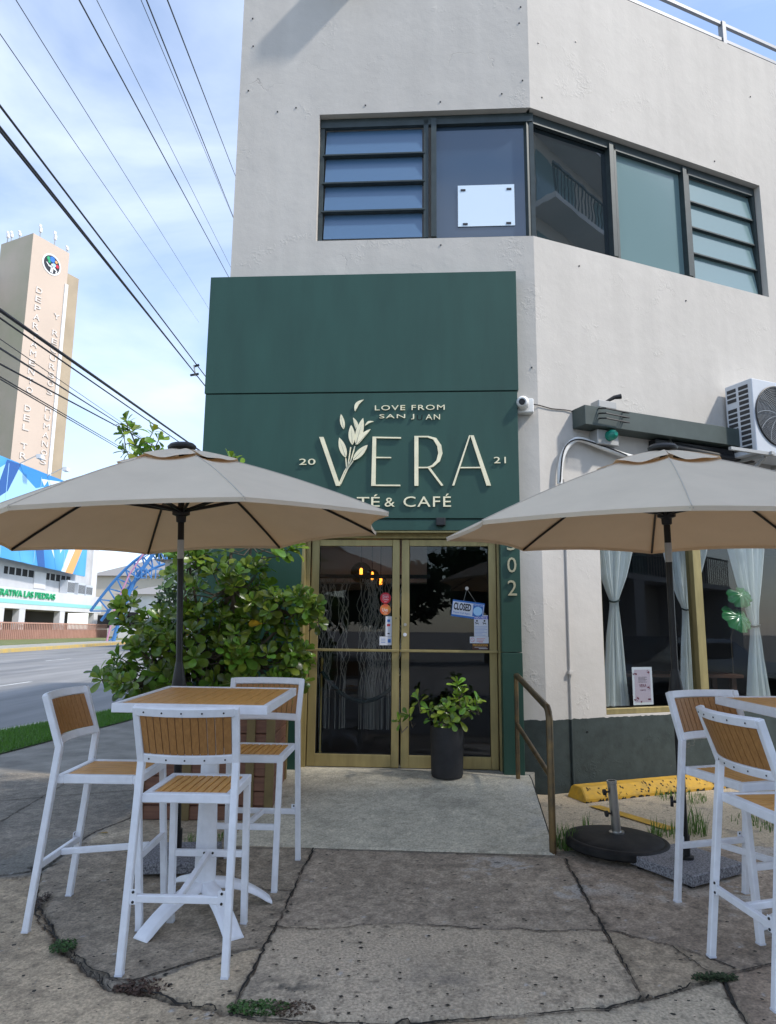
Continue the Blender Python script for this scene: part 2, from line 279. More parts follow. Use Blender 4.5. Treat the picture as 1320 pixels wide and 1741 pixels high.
def text_polys(s, fit, depth, T, align=0.0, width=None, bold=0.0):
    """flat lettering fitted to the box (x0,y0,x1,y1) of the frame T, given depth"""
    cu = bpy.data.curves.new('t', 'FONT'); cu.body = s; cu.size = 1; cu.extrude = 0.5; cu.resolution_u = 3; cu.offset = bold
    if width: cu.space_character = width
    o = bpy.data.objects.new('t', cu); col.objects.link(o); dg = bpy.context.evaluated_depsgraph_get()
    me = bpy.data.meshes.new_from_object(o.evaluated_get(dg)); vs = [v.co.copy() for v in me.vertices]; fs = [tuple(p.vertices) for p in me.polygons]
    bpy.data.objects.remove(o); bpy.data.curves.remove(cu); bpy.data.meshes.remove(me)
    xs = [v.x for v in vs]; ys = [v.y for v in vs]; x0, y0, x1, y1 = fit
    sx = (x1 - x0) / (max(xs) - min(xs)); sy = (y1 - y0) / (max(ys) - min(ys)); mx_, my = min(xs), min(ys)
    mb = MB(); mb.add([(x0 + (v.x - mx_) * sx, y0 + (v.y - my) * sy, (v.z + 0.5) * depth) for v in vs], fs, T); return mb
def merge(*ms):
    o = MB()
    for q in ms: o.add(q.v, q.f)
    return o

# frames of the two facades: local x along the wall, y up, z out of the wall
K = Vector((1.456, 6.623, 0))
a_ = R(3.5); U = Vector((math.cos(a_), -math.sin(a_), 0)); NF = Vector((-math.sin(a_), -math.cos(a_), 0))
b_ = R(22.5); V = Vector((math.cos(b_), math.sin(b_), 0)); NR = Vector((math.sin(b_), -math.cos(b_), 0))
def frame(x, z, o): return Matrix(((x.x, 0, z.x, o.x), (x.y, 0, z.y, o.y), (0, 1, 0, o.z), (0, 0, 0, 1)))
FF = frame(U, NF, K); FR = frame(V, NR, K)
def gz(y): return -0.02 * (6.6 - y) if y < 6.6 else 0.0

# ------------------------------------------------------------------ numpy noise for the paving colours
def vnoise(x, y, seed):
    rs = np.random.RandomState(seed); g = rs.rand(256, 256); xi = np.floor(x).astype(int); yi = np.floor(y).astype(int); fx = x - xi; fy = y - yi
    fx = fx * fx * (3 - 2 * fx); fy = fy * fy * (3 - 2 * fy); q = lambda i, j: g[i % 256, j % 256]
    return (q(xi, yi) * (1 - fx) + q(xi + 1, yi) * fx) * (1 - fy) + (q(xi, yi + 1) * (1 - fx) + q(xi + 1, yi + 1) * fx) * fy
def fbm(x, y, sc, seed, o=5):
    r = 0; a = 0.5; s = 0
    for i in range(o): r = r + a * vnoise(x * sc, y * sc, seed + i); s += a; a *= 0.55; sc *= 2.03
    return r / s
def sm(x, a, b): t_ = np.clip((x - a) / (b - a), 0, 1); return t_ * t_ * (3 - 2 * t_)
def seg_dist(X, Y, pl):
    d = np.full(X.shape, 9.0)
    for (x0, y0), (x1, y1) in zip(pl[:-1], pl[1:]):
        dx, dy = x1 - x0, y1 - y0; L = dx * dx + dy * dy + 1e-9; t_ = np.clip(((X - x0) * dx + (Y - y0) * dy) / L, 0, 1)
        d = np.minimum(d, np.hypot(X - x0 - t_ * dx, Y - y0 - t_ * dy))
    return d
def inside(X, Y, poly):
    r = np.zeros(X.shape, bool); n = len(poly)
    for i in range(n):
        x0, y0 = poly[i]; x1, y1 = poly[(i + 1) % n]
        c = ((y0 > Y) != (y1 > Y)) & (X < (x1 - x0) * (Y - y0) / (y1 - y0 + 1e-12) + x0); r ^= c
    return r
def grid_mesh(name, X, Y, Z, C, m):
    ny, nx = X.shape; co = np.stack([X, Y, Z], -1).reshape(-1, 3)
    i = np.arange(nx * ny).reshape(ny, nx); f = np.stack([i[:-1, :-1], i[:-1, 1:], i[1:, 1:], i[1:, :-1]], -1).reshape(-1, 4)
    me = bpy.data.meshes.new(name); me.vertices.add(len(co)); me.vertices.foreach_set('co', co.ravel()); me.loops.add(f.size); me.loops.foreach_set('vertex_index', f.ravel())
    me.polygons.add(len(f)); me.polygons.foreach_set('loop_start', np.arange(0, f.size, 4)); me.update(); me.validate()
    a = me.color_attributes.new('tint', 'FLOAT_COLOR', 'POINT'); a.data.foreach_set('color', np.concatenate([C.reshape(-1, 3), np.ones((len(co), 1))], 1).ravel())
    me.materials.append(m); o = bpy.data.objects.new(name, me); col.objects.link(o); me.polygons.foreach_set('use_smooth', np.ones(len(f), bool)); return o

# ------------------------------------------------------------------ setting: ground, road, kerbs
def sheet(name, poly, z, m, kind='structure', zf=None):
    mb = MB(); mb.add([(x, y, z if zf is None else zf(y)) for x, y in poly], [tuple(range(len(poly)))]); o = mb.build(name, m); _tag(o, kind=kind); return o
sheet('ground', [(-1500, -1500), (1500, -1500), (1500, 1500), (-1500, 1500)], -0.24, M['asphalt'])
NK = [(-9.6, -30), (-7.2, 0), (-6.2, 6.6), (-5.45, 10.35), (-4.77, 13.7), (-4.1, 18), (-3.0, 40), (-2.0, 120)]      # near kerb line
FK = [(-17.5, -30), (-20, 0), (-21.5, 20), (-23.5, 43.8), (-25.9, 69), (-27.5, 90), (-28, 120)]     # far kerb line
sheet('road', NK + FK[::-1], -0.12, M['asphalt'])
for k_, off_ in enumerate((0.36, 0.66)):
    mb = MB()
    for y in range(-6, 100, 8):
        def X(y): return (np.interp(y, [p[1] for p in NK], [p[0] for p in NK]) * (1 - off_) + np.interp(y, [p[1] for p in FK], [p[0] for p in FK]) * off_)
        mb.add([(X(y) - .07, y, -0.115), (X(y) + .07, y, -0.115), (X(y + 3) + .07, y + 3, -0.115), (X(y + 3) - .07, y + 3, -0.115)], [(0, 1, 2, 3)])
    _tag(mb.build('road_marking', M['paint_white']), kind='structure')
def strip(name, line, w, z0, z1, m, kind='structure'):
    mb = MB(); n = len(line)
    vs = []
    for x, y in line: vs += [(x, y, z0), (x, y, z1), (x + w, y, z1), (x + w, y, z0)]
    fs = []
    for i in range(n - 1):
        b = i * 4; fs += [(b, b + 1, b + 5, b + 4), (b + 1, b + 2, b + 6, b + 5), (b + 2, b + 3, b + 7, b + 6)]
    mb.add(vs, fs); return _tag(mb.build(name, m), kind=kind)
strip('near_kerb', NK, 0.16, -0.22, 0.015, M['kerb'])
strip('far_kerb', FK, -0.5, -0.22, 0.10, M['kerb_yellow'])
strip('far_pavement', [(x - 0.5, y) for x, y in FK], -3.2, -0.22, 0.12, M['kerb'])
strip('far_verge', [(x - 3.7, y) for x, y in FK], -12.5, -0.22, 0.16, M['dry_grass'])
GN = [(-5.3, -4), (-4.75, 4.5), (-4.40, 8.28), (-4.02, 11.6), (-3.45, 16), (-2.9, 22)]              # lawn, building side
kerb_in = lambda y: float(np.interp(y, [p[1] for p in NK], [p[0] for p in NK])) + 0.16
lawn_poly = GN + [(kerb_in(y), y) for y in (22, 18, 13.7, 10.35, 6.6, 0, -4)]
sheet('turf_soil', lawn_poly, 0.012, M['soil_grass'])
# coarse pavement around the detailed patch
XA, XB, YA, YB = -4.0, 3.45, 2.62, 7.35
def pave(name, x0, x1, y0, y1):
    sheet(name, [(x0, y0), (x1, y0), (x1, y1), (x0, y1)], 0, M['far_paving'], zf=gz)
pave('pavement', -8, 14, -8, YA); pave('pavement', XB, 14, YA, 6.6); pave('pavement', XB, 14, 6.6, YB + 8)
sheet('pavement', [(-5.3, YB), (XB, YB), (XB, 40), (-3, 40), (-3.4, 16)], 0.0, M['far_paving'])
sheet('pavement', [(-5.6, YA), (XA, YA), (XA, 6.6), (-5.2, 6.6)], 0.0, M['far_paving'], zf=gz)
sheet('pavement', [(-5.2, 6.6), (XA, 6.6), (XA, YB), (-5.2, YB)], 0.0, M['far_paving'], zf=gz)

def fine_pavement():
    s = 0.0125; xs = np.arange(XA, XB + s, s); ys = np.arange(YA, YB + s, s); X, Y = np.meshgrid(xs, ys)
    W = (fbm(X, Y, 3.0, 11, 4) - .5) * 0.10; W2 = (fbm(X, Y, 3.0, 31, 4) - .5) * 0.10
    Wf = (fbm(X, Y, 22, 61, 4) - .5) * 0.05
    Xw, Yw = X + W2 * .4 + Wf * .6, Y + W * .4 + Wf * .6
    JL = [(-.49, 5.09), (-.52, 4.4), (-.56, 3.72), (-.58, 3.43), (-.6, 3.17), (-.6, 3.08)]
    JR = [(1.18, 4.95), (1.16, 4.53), (1.12, 3.87), (1.1, 3.53), (1.08, 3.24)]
    MID = [(-.58, 3.87), (-.36, 3.85), (-.19, 3.87), (-.1, 3.91), (.11, 3.93), (.33, 3.89), (.45, 3.87), (.65, 3.88), (.82, 3.85), (1.03, 3.87), (1.14, 3.87), (1.25, 3.79), (1.42, 3.67), (1.52, 3.57), (1.61, 3.48)]
    BOT = [(3.5, 3.95), (2.4, 3.72), (1.81, 3.54), (1.61, 3.47), (1.44, 3.4), (1.3, 3.33), (1.18, 3.28), (1.08, 3.24), (.9, 3.15), (.74, 3.14), (.57, 3.11), (.32, 3.07), (.09, 3.04), (-.26, 3.04), (-.5, 3.06), (-.63, 3.11)]
    ARC = [(-2.2, 4.7), (-2.07, 4.55), (-1.92, 4.21), (-1.73, 3.93), (-1.54, 3.65), (-1.36, 3.48), (-1.17, 3.29), (-1.05, 3.26), (-.85, 3.18), (-.63, 3.11)]
    ARC2 = [(-1.94, 4.21), (-1.77, 3.92), (-1.56, 3.7), (-1.39, 3.53), (-1.25, 3.4), (-1.13, 3.33), (-1.08, 3.33), (-.99, 3.4), (-.84, 3.51), (-.76, 3.57), (-.57, 3.65)]
    LJ1 = [(-4, 4.1), (-2.6, 4.45), (-2.31, 4.54), (-2.13, 4.63), (-2.06, 4.77)]
    LJ2 = [(-2.07, 5.14), (-1.61, 5.13), (-1.05, 5.09), (-.49, 5.08), (.34, 5.04), (1.12, 4.97)]
    LJ3 = [(-2.1, 4.63), (-2.1, 5.22), (-2.07, 5.45), (-1.97, 5.77), (-1.95, 7.4)]
    BR = [(1.37, 3.68), (1.42, 3.56), (1.46, 3.44)]; PA = [(1.49, 3.4), (1.46, 3.3), (1.45, 3.2), (1.44, 3.08), (1.43, 2.6)]; IN = [(-1.02, 4.66), (-.9, 4.54), (-.69, 4.35), (-.53, 4.35)]
    LK = [(-3.9, 5.9), (-3.0, 6.35), (-2.1, 6.7)]; LK2 = [(-3.0, 7.35), (-2.95, 6.4), (-2.9, 5.6), (-2.75, 4.45)]
    def blend(C, mask, c): return C * (1 - mask[..., None]) + np.array(c) * mask[..., None]
    n1 = fbm(X, Y, 1.3, 3); n2 = fbm(X, Y, 5, 5); n3 = fbm(X, Y, 14, 9); n4 = fbm(X, Y, 40, 13, 3); n5 = fbm(X, Y * .7, 2.6, 21)
    C = np.zeros(X.shape + (3,)) + np.array((.20, .185, .16))
    soft = lambda poly, c: None
    reg = lambda poly: inside(Xw, Yw, poly).astype(float)
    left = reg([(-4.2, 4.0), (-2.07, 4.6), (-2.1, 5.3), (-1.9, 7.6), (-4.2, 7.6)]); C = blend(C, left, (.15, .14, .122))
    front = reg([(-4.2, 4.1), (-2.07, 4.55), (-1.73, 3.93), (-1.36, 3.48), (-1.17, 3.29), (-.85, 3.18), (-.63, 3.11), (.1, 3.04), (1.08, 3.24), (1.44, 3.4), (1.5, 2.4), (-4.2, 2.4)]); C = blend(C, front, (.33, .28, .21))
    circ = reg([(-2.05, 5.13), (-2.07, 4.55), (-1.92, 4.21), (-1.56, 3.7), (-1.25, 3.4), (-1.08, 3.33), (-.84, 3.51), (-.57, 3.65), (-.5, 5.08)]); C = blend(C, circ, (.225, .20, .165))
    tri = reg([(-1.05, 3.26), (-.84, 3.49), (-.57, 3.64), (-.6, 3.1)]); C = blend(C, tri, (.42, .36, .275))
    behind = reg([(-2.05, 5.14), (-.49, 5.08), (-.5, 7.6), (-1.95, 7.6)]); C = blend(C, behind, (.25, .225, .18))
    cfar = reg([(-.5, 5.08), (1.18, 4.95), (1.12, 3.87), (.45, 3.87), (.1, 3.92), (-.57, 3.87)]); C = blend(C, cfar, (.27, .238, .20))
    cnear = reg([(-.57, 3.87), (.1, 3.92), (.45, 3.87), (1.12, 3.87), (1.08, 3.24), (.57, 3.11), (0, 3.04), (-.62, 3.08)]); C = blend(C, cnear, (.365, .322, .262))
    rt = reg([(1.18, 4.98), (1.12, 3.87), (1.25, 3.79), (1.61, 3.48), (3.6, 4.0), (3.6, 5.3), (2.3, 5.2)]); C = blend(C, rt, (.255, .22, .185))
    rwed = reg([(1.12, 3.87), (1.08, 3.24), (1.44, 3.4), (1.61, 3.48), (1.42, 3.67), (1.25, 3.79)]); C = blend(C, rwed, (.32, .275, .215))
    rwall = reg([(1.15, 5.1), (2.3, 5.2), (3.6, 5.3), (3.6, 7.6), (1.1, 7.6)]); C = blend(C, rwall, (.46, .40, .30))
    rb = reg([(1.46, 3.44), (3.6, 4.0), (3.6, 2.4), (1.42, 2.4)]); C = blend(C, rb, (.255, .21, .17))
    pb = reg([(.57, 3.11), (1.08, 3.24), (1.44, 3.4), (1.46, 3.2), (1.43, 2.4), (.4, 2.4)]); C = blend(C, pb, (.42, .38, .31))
    v = 0.62 + 0.42 * n1 + 0.34 * n2; C *= v[..., None]
    C *= (0.55 + 0.90 * n3)[..., None]; C *= (0.62 + 0.76 * n4)[..., None]; n6 = np.random.RandomState(2).rand(*X.shape); C *= (0.88 + 0.24 * n6)[..., None]; C *= np.array((1.38, 1.27, 1.13)); C *= np.minimum(1, .52 / np.maximum(C.max(-1), .01))[..., None]; C = np.maximum(C, .02)
    # white scuffs on the far slabs
    sc = sm(n5 * .5 + n3 * .5, .56, .62) * np.maximum(cfar * sm(X, -.3, .9), rt) * sm(n1, .35, .55); C = blend(C, sc * .75, (.46, .44, .41))
    sc2 = sm(n2, .52, .66) * sm(n3, .45, .6) * np.maximum(pb, rwall * .5); C = blend(C, sc2 * .8, (.10, .10, .095))
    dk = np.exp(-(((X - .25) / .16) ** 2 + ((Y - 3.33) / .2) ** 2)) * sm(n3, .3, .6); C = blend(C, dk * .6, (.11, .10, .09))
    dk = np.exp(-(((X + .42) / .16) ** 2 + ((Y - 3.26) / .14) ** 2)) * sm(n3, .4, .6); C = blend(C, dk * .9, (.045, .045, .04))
    gr = sm(n5, .5, .62) * left; C = blend(C, gr * .5, (.17, .17, .15))
    # dark pits and chewing gum
    rs = np.random.RandomState(4); H = np.zeros(X.shape)
    for _ in range(620):
        px, py = rs.uniform(-3.2, 3.2), rs.uniform(2.65, 5.0) if rs.rand() < .8 else rs.uniform(5, 7)
        r = rs.choice([.007, .009, .012, .016], p=[.5, .3, .15, .05]) * rs.uniform(.8, 1.2)
        i0, i1 = np.searchsorted(xs, [px - .05, px + .05]); j0, j1 = np.searchsorted(ys, [py - .05, py + .05])
        sl = (slice(j0, j1), slice(i0, i1)); d = np.hypot((X[sl] - px) * rs.uniform(.6, 1), Y[sl] - py); k = np.clip(1.4 - d / r, 0, 1) * rs.uniform(.5, 1)
        C[sl] = C[sl] * (1 - .85 * k[..., None])
    for _ in range(120):
        px, py = rs.uniform(-3, 3.2), rs.uniform(2.65, 4.6); r = rs.uniform(.006, .012)
        i0, i1 = np.searchsorted(xs, [px - .03, px + .03]); j0, j1 = np.searchsorted(ys, [py - .03, py + .03]); sl = (slice(j0, j1), slice(i0, i1)); d = np.hypot(X[sl] - px, Y[sl] - py); k = np.clip(1.3 - d / r, 0, 1)
        C[sl] = C[sl] * (1 - .7 * k[..., None]) + .7 * k[..., None] * .5
    # joints and cracks, cut into the surface
    for pl, w, dep in ((JL, .011, .02), (JR, .012, .02), (BOT, .013, .02), (ARC, .016, .03), (ARC2, .009, .015), (LJ1, .012, .02), (LJ2, .006, .01), (LJ3, .009, .015), (MID, .0065, .012), (BR, .005, .01), (PA, .016, .02), (IN, .005, .01), (LK, .006, .01), (LK2, .006, .01)):
        d = seg_dist(Xw, Yw, pl) if pl not in (LJ2,) else seg_dist(X, Y, pl)
        wv = w * .5 * (.25 + 1.5 * n3); k = np.clip(1.5 - d / wv, 0, 1); H -= dep * k
        C = C * (1 - .6 * k[..., None]) + np.array((.022, .019, .014)) * (.6 * k[..., None])
        k2 = np.exp(-(d / .04) ** 2) * .35 * n2; C = C * (1 - k2[..., None])
    Z = -0.02 * (6.6 - Y); Z[Y > 6.6] = 0
    Z = Z + H + (n3 - .5) * .004 + (n1 - .5) * .012 + 0.004
    Z -= .012 * front * 1.0
    Zs = -0.02 * (6.6 - Y); Zs[Y > 6.6] = 0; Zs = Zs + (n3 - .5) * .004 + (n1 - .5) * .012 + .004 - .012 * front
    WX = W2 * .4 + Wf * .6; WY = W * .4 + Wf * .6
    def smp(A, x, y): return float(A[min(max(int(round((y - YA) / s)), 0), A.shape[0] - 1), min(max(int(round((x - XA) / s)), 0), A.shape[1] - 1)])
    rr = random.Random(17)
    for pl, w in ((JL, .013), (JR, .015), (BOT, .014), (ARC, .020), (ARC2, .010), (LJ1, .013), (LJ2, .006), (LJ3, .010), (MID, .010), (BR, .006), (PA, .018), (IN, .006), (LK, .007), (LK2, .006)):
        P = []
        for (x0, y0), (x1, y1) in zip(pl[:-1], pl[1:]):
            L = math.hypot(x1 - x0, y1 - y0); k_ = max(2, int(L / .018))
            for i in range(k_):
                x, y = x0 + (x1 - x0) * i / k_, y0 + (y1 - y0) * i / k_
                if pl is not LJ2: x, y = x - smp(WX, x, y), y - smp(WY, x, y)
                P.append((x + rr.uniform(-.0025, .0025), y + rr.uniform(-.0025, .0025)))
        P = [p for p in P if XA + .03 < p[0] < XB - .03 and YA + .03 < p[1] < YB - .03]; mb = MB(); ww = w
        for i, (x, y) in enumerate(P):
            a, b = P[max(i - 1, 0)], P[min(i + 1, len(P) - 1)]; dx, dy = b[0] - a[0], b[1] - a[1]; l_ = math.hypot(dx, dy) + 1e-9; ww = min(max(ww + rr.uniform(-.3, .3) * w, w * .12), w * .85); h_ = ww / 2; z = smp(Zs, x, y) + .0025
            mb.v += [(x - dy / l_ * h_, y + dx / l_ * h_, z), (x + dy / l_ * h_, y - dx / l_ * h_, z)]; mb.c += [None, None]
            if i: q = 2 * i; mb.f.append((q - 2, q - 1, q + 1, q)); mb.mi.append(0)
        _tag(mb.build('pavement_joint', M['soot']), kind='structure')
    o = grid_mesh('pavement_slabs', X, Y, Z, C, M['paving']); _tag(o, kind='structure')
fine_pavement()

def ramp():
    s = 0.02; us = np.arange(0, 1.0001, 0.012); vs = np.arange(0, 1.0001, 0.012); Uu, Vv = np.meshgrid(us, vs)
    # corners: bottom left, bottom right, top right, top left
    bl, br, tr, tl = (-1.06, 5.12), (1.14, 4.99), (1.27, 6.50), (-0.95, 6.80)
    X = (bl[0] * (1 - Uu) + br[0] * Uu) * (1 - Vv) + (tl[0] * (1 - Uu) + tr[0] * Uu) * Vv
    Y = (bl[1] * (1 - Uu) + br[1] * Uu) * (1 - Vv) + (tl[1] * (1 - Uu) + tr[1] * Uu) * Vv
    Z = np.interp(Vv, [0, .86, 1], [-.022, .19, .195]); n1 = fbm(X, Y, 2.2, 41); n2 = fbm(X, Y, 9, 45); n3 = fbm(X, Y, 40, 49, 3)
    Z = Z + (n2 - .5) * .006; Z[0] -= .05
    C = np.zeros(X.shape + (3,)) + np.array((.50, .455, .35)); C *= (.45 + .55 * n1 + .55 * n2)[..., None]; C *= (.70 + .60 * n3)[..., None]
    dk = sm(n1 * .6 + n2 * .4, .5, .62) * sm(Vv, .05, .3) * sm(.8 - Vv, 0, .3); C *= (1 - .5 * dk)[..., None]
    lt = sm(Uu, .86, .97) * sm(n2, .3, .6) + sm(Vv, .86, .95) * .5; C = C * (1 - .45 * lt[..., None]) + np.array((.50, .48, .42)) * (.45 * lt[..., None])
    # side skirts
    for e in (0, -1):
        pass
    o = grid_mesh('ramp', X, Y, Z, C, M['concrete']); _tag(o, kind='structure')
    mb = MB(); cc = (.34, .32, .27)
    mb.add([(br[0], br[1], -.05), (tr[0], tr[1], -.03), (tr[0], tr[1], .194), (br[0] + (tr[0] - br[0]) * .86, br[1] + (tr[1] - br[1]) * .86, .188), (br[0], br[1], -.024)], [(0, 1, 2, 3, 4)], c=cc)
    mb.add([(tr[0], tr[1], -.03), (1.40, 6.75, -.03), (1.40, 6.75, .19), (tr[0], tr[1], .194)], [(0, 1, 2, 3)], c=cc)
    mb.add([(bl[0], bl[1], -.05), (tl[0], tl[1], -.03), (tl[0], tl[1], .19), (bl[0] + (tl[0] - bl[0]) * .86, bl[1] + (tl[1] - bl[1]) * .86, .188), (bl[0], bl[1], -.024)], [(0, 1, 2, 3, 4)], c=cc)
    mb.add([(tl[0], tl[1], .1945), (tr[0], tr[1], .1945), (1.45, 6.85, .1945), (-.95, 7.0, .1945)], [(0, 1, 2, 3)], c=cc)
    _tag(mb.build('ramp_side', M['concrete']), kind='structure')
ramp()
# yellow parking line on the concrete at the wall
sheet('parking_line', [(1.70, 6.22), (1.80, 6.24), (2.20, 5.60), (2.09, 5.56)], 0, M['yellow'], zf=lambda y: gz(y) + 0.014)

# ------------------------------------------------------------------ the cafe building
bld = thing('cafe_building', 'two storey cafe building with light grey plaster walls and a blunt corner', 'building', tuple(K))
def wall_holes(mb, s0, s1, z0, z1, holes, T, dep=0.26):
    xs = sorted({s0, s1, *[h[0] for h in holes], *[h[1] for h in holes]}); zs = sorted({z0, z1, *[h[2] for h in holes], *[h[3] for h in holes]})
    xs = [x for x in xs if s0 <= x <= s1]; zs = [z for z in zs if z0 <= z <= z1]
    for i in range(len(xs) - 1):
        for j in range(len(zs) - 1):
            cx, cz = (xs[i] + xs[i + 1]) / 2, (zs[j] + zs[j + 1]) / 2
            if any(h[0] < cx < h[1] and h[2] < cz < h[3] for h in holes): continue
            for o, fl in ((0, 0), (-dep, 1)):
                q = [(xs[i], zs[j], o), (xs[i + 1], zs[j], o), (xs[i + 1], zs[j + 1], o), (xs[i], zs[j + 1], o)]
                mb.add(q if not fl else q[::-1], [(0, 1, 2, 3)], T)
    for h in holes:
        a, b, c, d = h[:4]; e = h[4] if len(h) > 4 else ''
        if 'B' not in e: mb.add([(a, c, 0), (a, c, -dep), (b, c, -dep), (b, c, 0)], [(0, 1, 2, 3)], T)
        mb.add([(a, d, 0), (b, d, 0), (b, d, -dep), (a, d, -dep)], [(0, 1, 2, 3)], T)
        if 'L' not in e: mb.add([(a, c, 0), (a, d, 0), (a, d, -dep), (a, c, -dep)], [(0, 1, 2, 3)], T)
        if 'R' not in e: mb.add([(b, c, 0), (b, c, -dep), (b, d, -dep), (b, d, 0)], [(0, 1, 2, 3)], T)
WZ0, WZ1 = 5.415, 6.885
mb = MB()
wall_holes(mb, -3.12, 0, -0.1, 8.75, [(-2.235, 0, WZ0, WZ1, 'R'), (-2.26, -0.38, 0.15, 2.42)], FF)
mb.build('wall', M['wall'], bld); mb = MB()
wall_holes(mb, 0, 9.0, -0.1, 8.75, [(0, 3.335, WZ0, WZ1, 'L'), (0.675, 6.5, 0.665, 2.75)], FR)
# soffit and sill wedge behind the corner, side wall, roof
mb.build('wall', M['wall'], bld)
mb = MB()
pA = FF @ Vector((-3.12, 0, 0)); pD = FR @ Vector((9.0, 0, 0))
mb.add([tuple(pA) [:2] + (-.1,), (pA.x - .7, pA.y + 11, -.1), (pA.x - .7, pA.y + 11, 8.75), tuple(pA)[:2] + (8.75,)], [(0, 1, 2, 3)])
mb.add([tuple(pD)[:2] + (-.1,), tuple(pD)[:2] + (8.75,), (pD.x - 3, pD.y + 8, 8.75), (pD.x - 3, pD.y + 8, -.1)], [(0, 1, 2, 3)])
mb.build('side_wall', M['wall'], bld)
mb = MB()
mb.prism([(pA.x + .02, pA.y + .05), (1.45, 6.68), (pD.x - .02, pD.y + .03), (pD.x - 3, pD.y + 8), (pA.x - .7, pA.y + 11)], 8.3, 8.45); mb.build('roof', M['greywall'], bld)
# interior of the ground floor
ins = [FF @ Vector((-3.0, 0, -.27)), FF @ Vector((0, 0, -.3)), FR @ Vector((8.7, 0, -.27))]
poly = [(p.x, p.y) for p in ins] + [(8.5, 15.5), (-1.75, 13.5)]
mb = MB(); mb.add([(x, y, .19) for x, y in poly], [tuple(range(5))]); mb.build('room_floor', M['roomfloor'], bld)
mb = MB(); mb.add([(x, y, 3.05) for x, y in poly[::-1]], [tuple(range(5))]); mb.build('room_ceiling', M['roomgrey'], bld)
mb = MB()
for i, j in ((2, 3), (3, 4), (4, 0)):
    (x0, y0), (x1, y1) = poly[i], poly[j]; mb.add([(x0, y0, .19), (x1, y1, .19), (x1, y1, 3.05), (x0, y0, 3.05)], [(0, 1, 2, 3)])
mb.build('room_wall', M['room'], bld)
MB().box((-2.9, 2.06, -2.9), (-1.10, 3.04, -2.6), FF).build('room_bulkhead', M['white'], bld)
# upper window band wrapping the corner (reset 0.11 m into the wall)
wo = -0.115
def win_frame(T, s0, s1, z0, z1, w=.05, d=.07, extra=()):
    m_ = MB(); m_.box((s0, z0, wo - d / 2), (s1, z0 + w, wo + d / 2), T); m_.box((s0, z1 - w, wo - d / 2), (s1, z1, wo + d / 2), T)
    m_.box((s0, z0 + w, wo - d / 2), (s0 + w, z1 - w, wo + d / 2), T); m_.box((s1 - w, z0 + w, wo - d / 2), (s1, z1 - w, wo + d / 2), T)
    for x in extra: m_.box((x[0], z0 + w, wo - d / 2), (x[1], z1 - w, wo + d / 2), T)
    return m_
wf = win_frame(FF, -2.23, .04, WZ0 + .002, WZ1 - .002, .045, .08)
w1 = wf.build('window', M['frame_dark'], bld)
MB().box((-2.23, WZ1 - .11, wo + .002), (.03, WZ1 - .047, wo + .05), FF).build('head_rail', M['frame_dark'], w1)
MB().box((-1.04, WZ0 + .05, wo - .05), (-.985, WZ1 - .05, wo + .07), FF).build('mullion', M['frame_dark'], w1)
MB().box((-1.12, WZ0 + .05, wo - .03), (-1.07, WZ1 - .05, wo + .05), FF).build('mullion', M['frame_dark'], w1)
hp = (WZ1 - .11 - WZ0 - .045) / 4
def louvre(T, s0, s1, par, m, tilt=0.05):
    for k in range(4):
        z0 = WZ0 + .045 + k * hp; mb = MB(); mb.add([(s0, z0 + .012, wo + tilt), (s1, z0 + .012, wo + tilt), (s1, z0 + hp - .006, wo - .01), (s0, z0 + hp - .006, wo - .01), (s0, z0 + .012, wo + tilt - .008), (s1, z0 + .012, wo + tilt - .008), (s1, z0 + hp - .006, wo - .018), (s0, z0 + hp - .006, wo - .018)], [(0, 1, 2, 3), (7, 6, 5, 4), (0, 4, 5, 1), (1, 5, 6, 2), (2, 6, 7, 3), (3, 7, 4, 0)], T)
        mb.build('louvre_pane', m, par)
        if k: MB().box((s0 - .03, z0 - .010, wo - .03), (s1 + .03, z0 + .006, wo + tilt + .008), T).build('louvre_bar', M['frame_dark'], par)
louvre(FF, -2.17, -1.135, w1, M['pane_blue'])
MB().box((-.985, WZ0 + .04, wo - .015), (.035, WZ1 - .08, wo - .005), FF).build('glass_pane', M['pane_slate'], w1)
wf = win_frame(FR, .0, 3.325, WZ0 + .003, WZ1 - .003, .045, .08)
w2 = wf.build('window', M['frame_dark'], bld)
MB().box((.02, WZ1 - .115, wo + .002), (3.3, WZ1 - .05, wo + .05), FR).build('head_rail', M['frame_dark'], w2)
for a, b in ((1.07, 1.125), (2.14, 2.195)):
    MB().box((a, WZ0 + .05, wo - .05), (b, WZ1 - .05, wo + .07), FR).build('mullion', M['frame_dark'], w2)
    MB().box((b + .02, WZ0 + .05, wo - .03), (b + .05, WZ1 - .05, wo + .05), FR).build('mullion', M['frame_dark'], w2)
MB().box((.045, WZ0 + .04, wo - .015), (1.07, WZ1 - .08, wo - .005), FR).build('glass_pane', M['pane_dark'], w2)
MB().box((1.175, WZ0 + .04, wo - .015), (2.14, WZ1 - .08, wo - .005), FR).build('glass_pane', M['pane_frost'], w2)
louvre(FR, 2.25, 3.27, w2, M['pane_frost'], .03)
